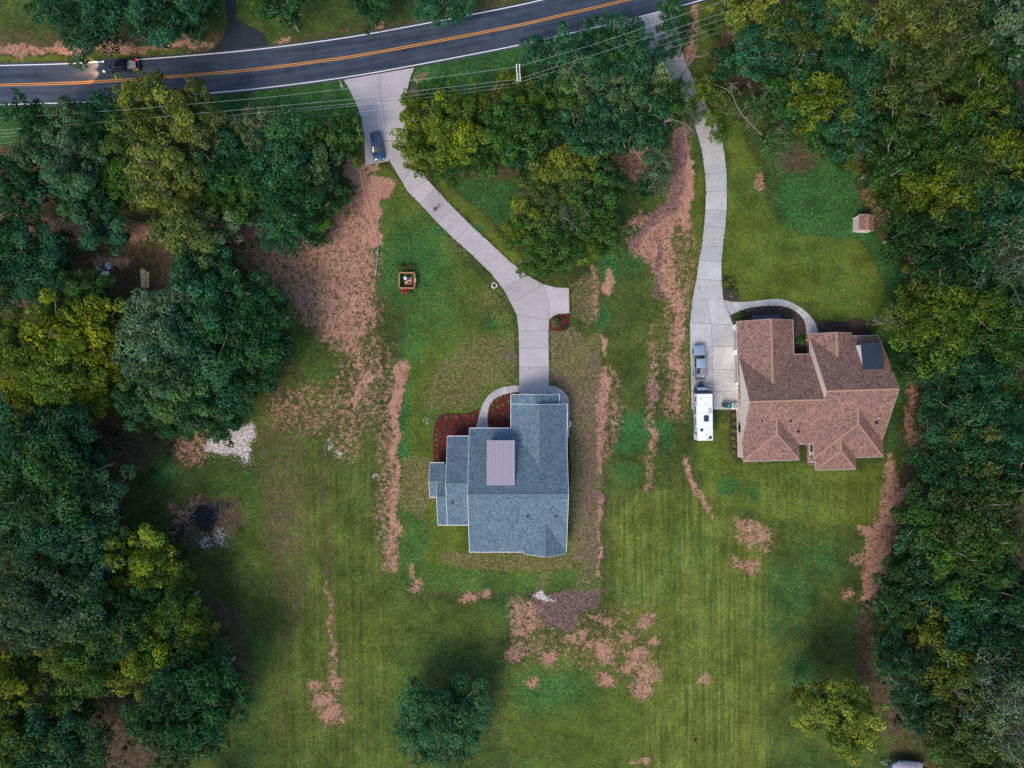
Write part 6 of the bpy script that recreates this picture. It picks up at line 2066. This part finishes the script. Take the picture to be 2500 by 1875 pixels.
edge_pts = []
for line in ([a for a, b in G + G2], [b for a, b in G + G2], [a for a, b in RD + RP], [b for a, b in RD]):
    for a, b in zip(line, line[1:]):
        n_ = int(math.hypot(a[0] - b[0], a[1] - b[1]) / 3.2)
        for i in range(n_):
            if _rt.random() < .62:
                f_ = (i + _rt.random()) / n_
                edge_pts.append((a[0] + (b[0] - a[0]) * f_ + _rt.gauss(0, 1.2), a[1] + (b[1] - a[1]) * f_ + _rt.gauss(0, 1.2)))
leafy_stuff('edge_grass', edge_pts, lambda r: r.uniform(.0, .05), lambda r: r.uniform(.08, .24), 9, .13, (.045, .082, .014), 52)

# ------------------------------------------------------------------ garden plants
def plant_proto(seed, rad, n, size, upright=.4):
    rng = np.random.default_rng(seed)
    V, F, o = [], [], 0
    m = MB()
    for i in range(n):
        a = rng.uniform(0, 6.28)
        L = rad * rng.uniform(.6, 1.1)
        w = size * rng.uniform(.7, 1.2)
        d = np.array([math.cos(a), math.sin(a), 0]); s_ = np.array([-math.sin(a), math.cos(a), 0])
        zt = rad * upright * rng.uniform(.6, 1.3)
        p = [np.array([0, 0, .0]), d * L * .5 + s_ * w / 2 + np.array([0, 0, zt]), d * L + np.array([0, 0, zt * .75]), d * L * .5 - s_ * w / 2 + np.array([0, 0, zt])]
        m.add(p, [(0, 1, 2, 3)])
    return m.build('leaves', M['leaf'], None, fix=False)
pp = [plant_proto(60 + i, .34, 16, .10) for i in range(3)]
pmesh = [set_tone(p.data) for p in pp]
for p in pp: bpy.data.objects.remove(p)
mesh_b = []
for i in range(3):
    rng = np.random.default_rng(80 + i)
    c_ = [(rng.uniform(-.3, .3), rng.uniform(-.3, .3), rng.uniform(.15, .5)) for _ in range(9)]
    v, f = leaf_cloud(c_, [.26] * 9, 26, .15, rng)
    mesh_b.append(set_tone(mesh_np('shrub_leaves', v, f, M['leaf'])))
def plant(px, py, sc, hue, label, group, bush=False, name='garden_plant', cat='plant', stem=True):
    t = thing(name, label, cat, at_(px, py) + Vector((0, 0, .03)), _rt.uniform(0, 6.28), group)
    t.scale = (sc, sc, sc)
    o = bpy.data.objects.new('foliage', _rt.choice(mesh_b if bush else pmesh)); COL.objects.link(o); o.parent = t
    v = _rt.uniform(.8, 1.25)
    o.color = (hue[0] * v, hue[1] * v, hue[2] * v, 1)
    s_ = bpy.data.objects.new('stem', STEM); COL.objects.link(s_); s_.parent = t
    return t
_s = MB().tube([(0, 0, -.05), (0, 0, .2)], .025, 5).build('stem', M['bark'], None, fix=False)
STEM = _s.data
bpy.data.objects.remove(_s)
LIME, GRN, BLU = (.16, .19, .03), (.05, .10, .03), (.035, .085, .055)
# grey house beds (photo pixels)
bedL = [(500, 295), (452, 338), (402, 348), (262, 345), (215, 352), (310, 352), (352, 335), (172, 378), (238, 392), (200, 432), (285, 432), (345, 395), (415, 398), (355, 448), (400, 488), (132, 460), (132, 508), (130, 552), (172, 495), (232, 470), (170, 560), (135, 600), (175, 630), (138, 655), (135, 692), (178, 722), (150, 730), (300, 480)]
for i, (x, y) in enumerate(bedL):
    hue = LIME if (x < 160 or y < 360) else (GRN, BLU)[i % 2]
    plant(1030 + x * .2772, 920 + y * .2772, _rt.uniform(.8, 1.1), hue, 'small ' + ('lime' if hue is LIME else 'dark green') + ' plant in the red mulch left of the front walk', 'plants in the left red mulch bed')
bedM = [(735, 175), (692, 182), (655, 210), (622, 240), (670, 262), (765, 215), (712, 245), (628, 290), (672, 315), (740, 290), (715, 325), (765, 330), (612, 345), (655, 375), (712, 382), (762, 385), (602, 430), (662, 430), (720, 425)]
for i, (x, y) in enumerate(bedM):
    hue = LIME if y < 250 and i % 3 != 1 else (GRN, LIME, BLU)[i % 3]
    plant(1030 + x * .2772, 920 + y * .2772, _rt.uniform(.75, 1.15), hue, 'small ' + ('lime' if hue is LIME else 'dark green') + ' plant in the red mulch right of the front walk', 'plants in the middle red mulch bed')
plant(1357, 786, 1.9, (.11, .15, .05), 'round variegated shrub in the mulch corner of the grey driveway', None, True, 'shrub', 'shrub')
plant(1380, 800, 1.1, (.03, .08, .03), 'dark low shrub right of the variegated one in the driveway corner', None, True, 'shrub', 'shrub')
plant(1376, 778, .7, GRN, 'little green shrub above the dark one in the driveway corner', None, True, 'shrub', 'shrub')
# brown house beds
for i, (x, y) in enumerate(((1789, 1014), (1788.5, 1032), (1789, 1050), (1790, 1067), (1791, 1084), (1791.5, 1101))):
    plant(x, y, .95, LIME, ('topmost', 'second from the top', 'third from the top', 'fourth from the top', 'fifth from the top', 'lowest')[i] + ' of the lime shrubs along the cream wall', 'lime shrubs along the cream wall', True, 'shrub', 'shrub')
plant(1809, 774, 1.7, (.07, .15, .02), 'bright green shrub, larger of two at the garage corner', None, True, 'shrub', 'shrub')
plant(1797, 784, 1.1, (.06, .13, .02), 'bright green shrub, smaller of two at the garage corner', None, True, 'shrub', 'shrub')
plant(1952, 832, 1.9, (.04, .12, .02), 'large green shrub in the courtyard bed beside the porch', None, True, 'shrub', 'shrub')
PALE = (.16, .19, .17)
for i in range(34):
    u = i / 33
    x = 1808 + u * 150 + _rt.uniform(-4, 4)
    y = 765 - 8 * math.sin(min(1, u * 1.3) * PI) + max(0, u - .62) * 80 + _rt.uniform(-5, 5)
    plant(x, y, _rt.uniform(.55, .95), PALE if i % 4 == 0 else (GRN, BLU, (.05, .06, .04))[i % 3], ('small pale grey' if i % 4 == 0 else 'small dark') + ' plant in brown mulch inside the curved walk', 'plants inside the curved walk')
for i in range(26):
    plant(2004 + _rt.uniform(0, 112), 790 + _rt.uniform(0, 26), _rt.uniform(.5, .9), PALE if i % 5 == 0 else (GRN, (.06, .05, .03), BLU)[i % 3], ('small pale grey' if i % 5 == 0 else 'small dark') + ' plant in brown mulch right of the curved walk', 'plants right of the curved walk')
for i in range(16):
    plant(1768 + _rt.uniform(0, 28), 682 + _rt.uniform(0, 48), _rt.uniform(.8, 1.4), (PALE, GRN, LIME)[i % 3], 'small ' + ('pale grey', 'green', 'lime')[i % 3] + ' plant in mulch at the bend of the right driveway', 'plants in the driveway bend', i % 3 != 0)
for x in (1944, 1950, 1957):
    plant(x, _rt.uniform(800, 856), .7, PALE, 'pale spiky plant in the courtyard bed beside the porch', 'pale plants in the courtyard bed')
# flowering shrubs behind the well enclosure
for x, y, lab in ((976, 653, 'left leafy shrub behind the cedar enclosure'), (987, 657, 'middle leafy shrub behind the cedar enclosure'), (1003, 653, 'right leafy shrub behind the cedar enclosure')):
    plant(x, y, 1.25, (.10, .13, .03), lab, 'shrubs behind the cedar enclosure', True, 'shrub', 'shrub')
plant(1003, 713, .7, (.09, .12, .04), 'little shrub in front of the cedar enclosure, right of the red hose', None, True, 'shrub', 'shrub')
plant(1697, 1806, .55, (.16, .012, .012), 'tiny dark red sapling alone on the lower back lawn', None, True, 'sapling', 'sapling')
# outdoor furniture on the back patio
gr = thing('barbecue_grill', 'black barbecue grill on the back patio of the brown house', 'grill', BC + Matrix.Rotation(R(1.7), 3, 'Z') @ (bw(1979, 1095, 0) + Vector((0, 0, .15))))
MB().bev((0, 0, .7), (.55, 1.1, .5), .1).build('hood', M['black'], gr)
MB().box((0, 0, .25), (.45, .9, .5)).build('cabinet', M['steel'], gr)
MB().box((0, .75, .75), (.45, .4, .05)).build('side_shelf', M['steel'], gr)
ch_ = thing('patio_chair', 'dark red patio chair on the back patio below the grill', 'chair', BC + Matrix.Rotation(R(1.7), 3, 'Z') @ (bw(1979, 1120, 0) + Vector((0, 0, .15))))
MB().box((0, 0, .42), (.6, .6, .08)).build('seat', M['brick'], ch_)
MB().box((.28, 0, .75), (.08, .6, .6)).build('backrest', M['black'], ch_)
for x in (-.26, .26):
    for y in (-.26, .26):
        MB().box((x, y, .2), (.06, .06, .4)).build('leg', M['black'], ch_)

# garden plants that share a look are told apart by their place along the bed
byl = {}
for o in COL.objects:
    if o.parent is None and o.get('category') == 'plant':
        byl.setdefault(o['label'], []).append(o)
OR2 = ['', 'second', 'third', 'fourth', 'fifth', 'sixth', 'seventh', 'eighth', 'ninth', 'tenth', 'eleventh', 'twelfth', 'thirteenth', 'fourteenth']
for lab, L_ in byl.items():
    n = len(L_)
    if n < 2:
        continue
    L_.sort(key=lambda o: o.location.x)
    for i, o in enumerate(L_):
        j, sd = (i, 'left') if i < (n + 1) // 2 else (n - 1 - i, 'right')
        o['label'] = ((sd + 'most') if j == 0 else OR2[min(j, 13)] + ' from ' + sd) + ' ' + lab
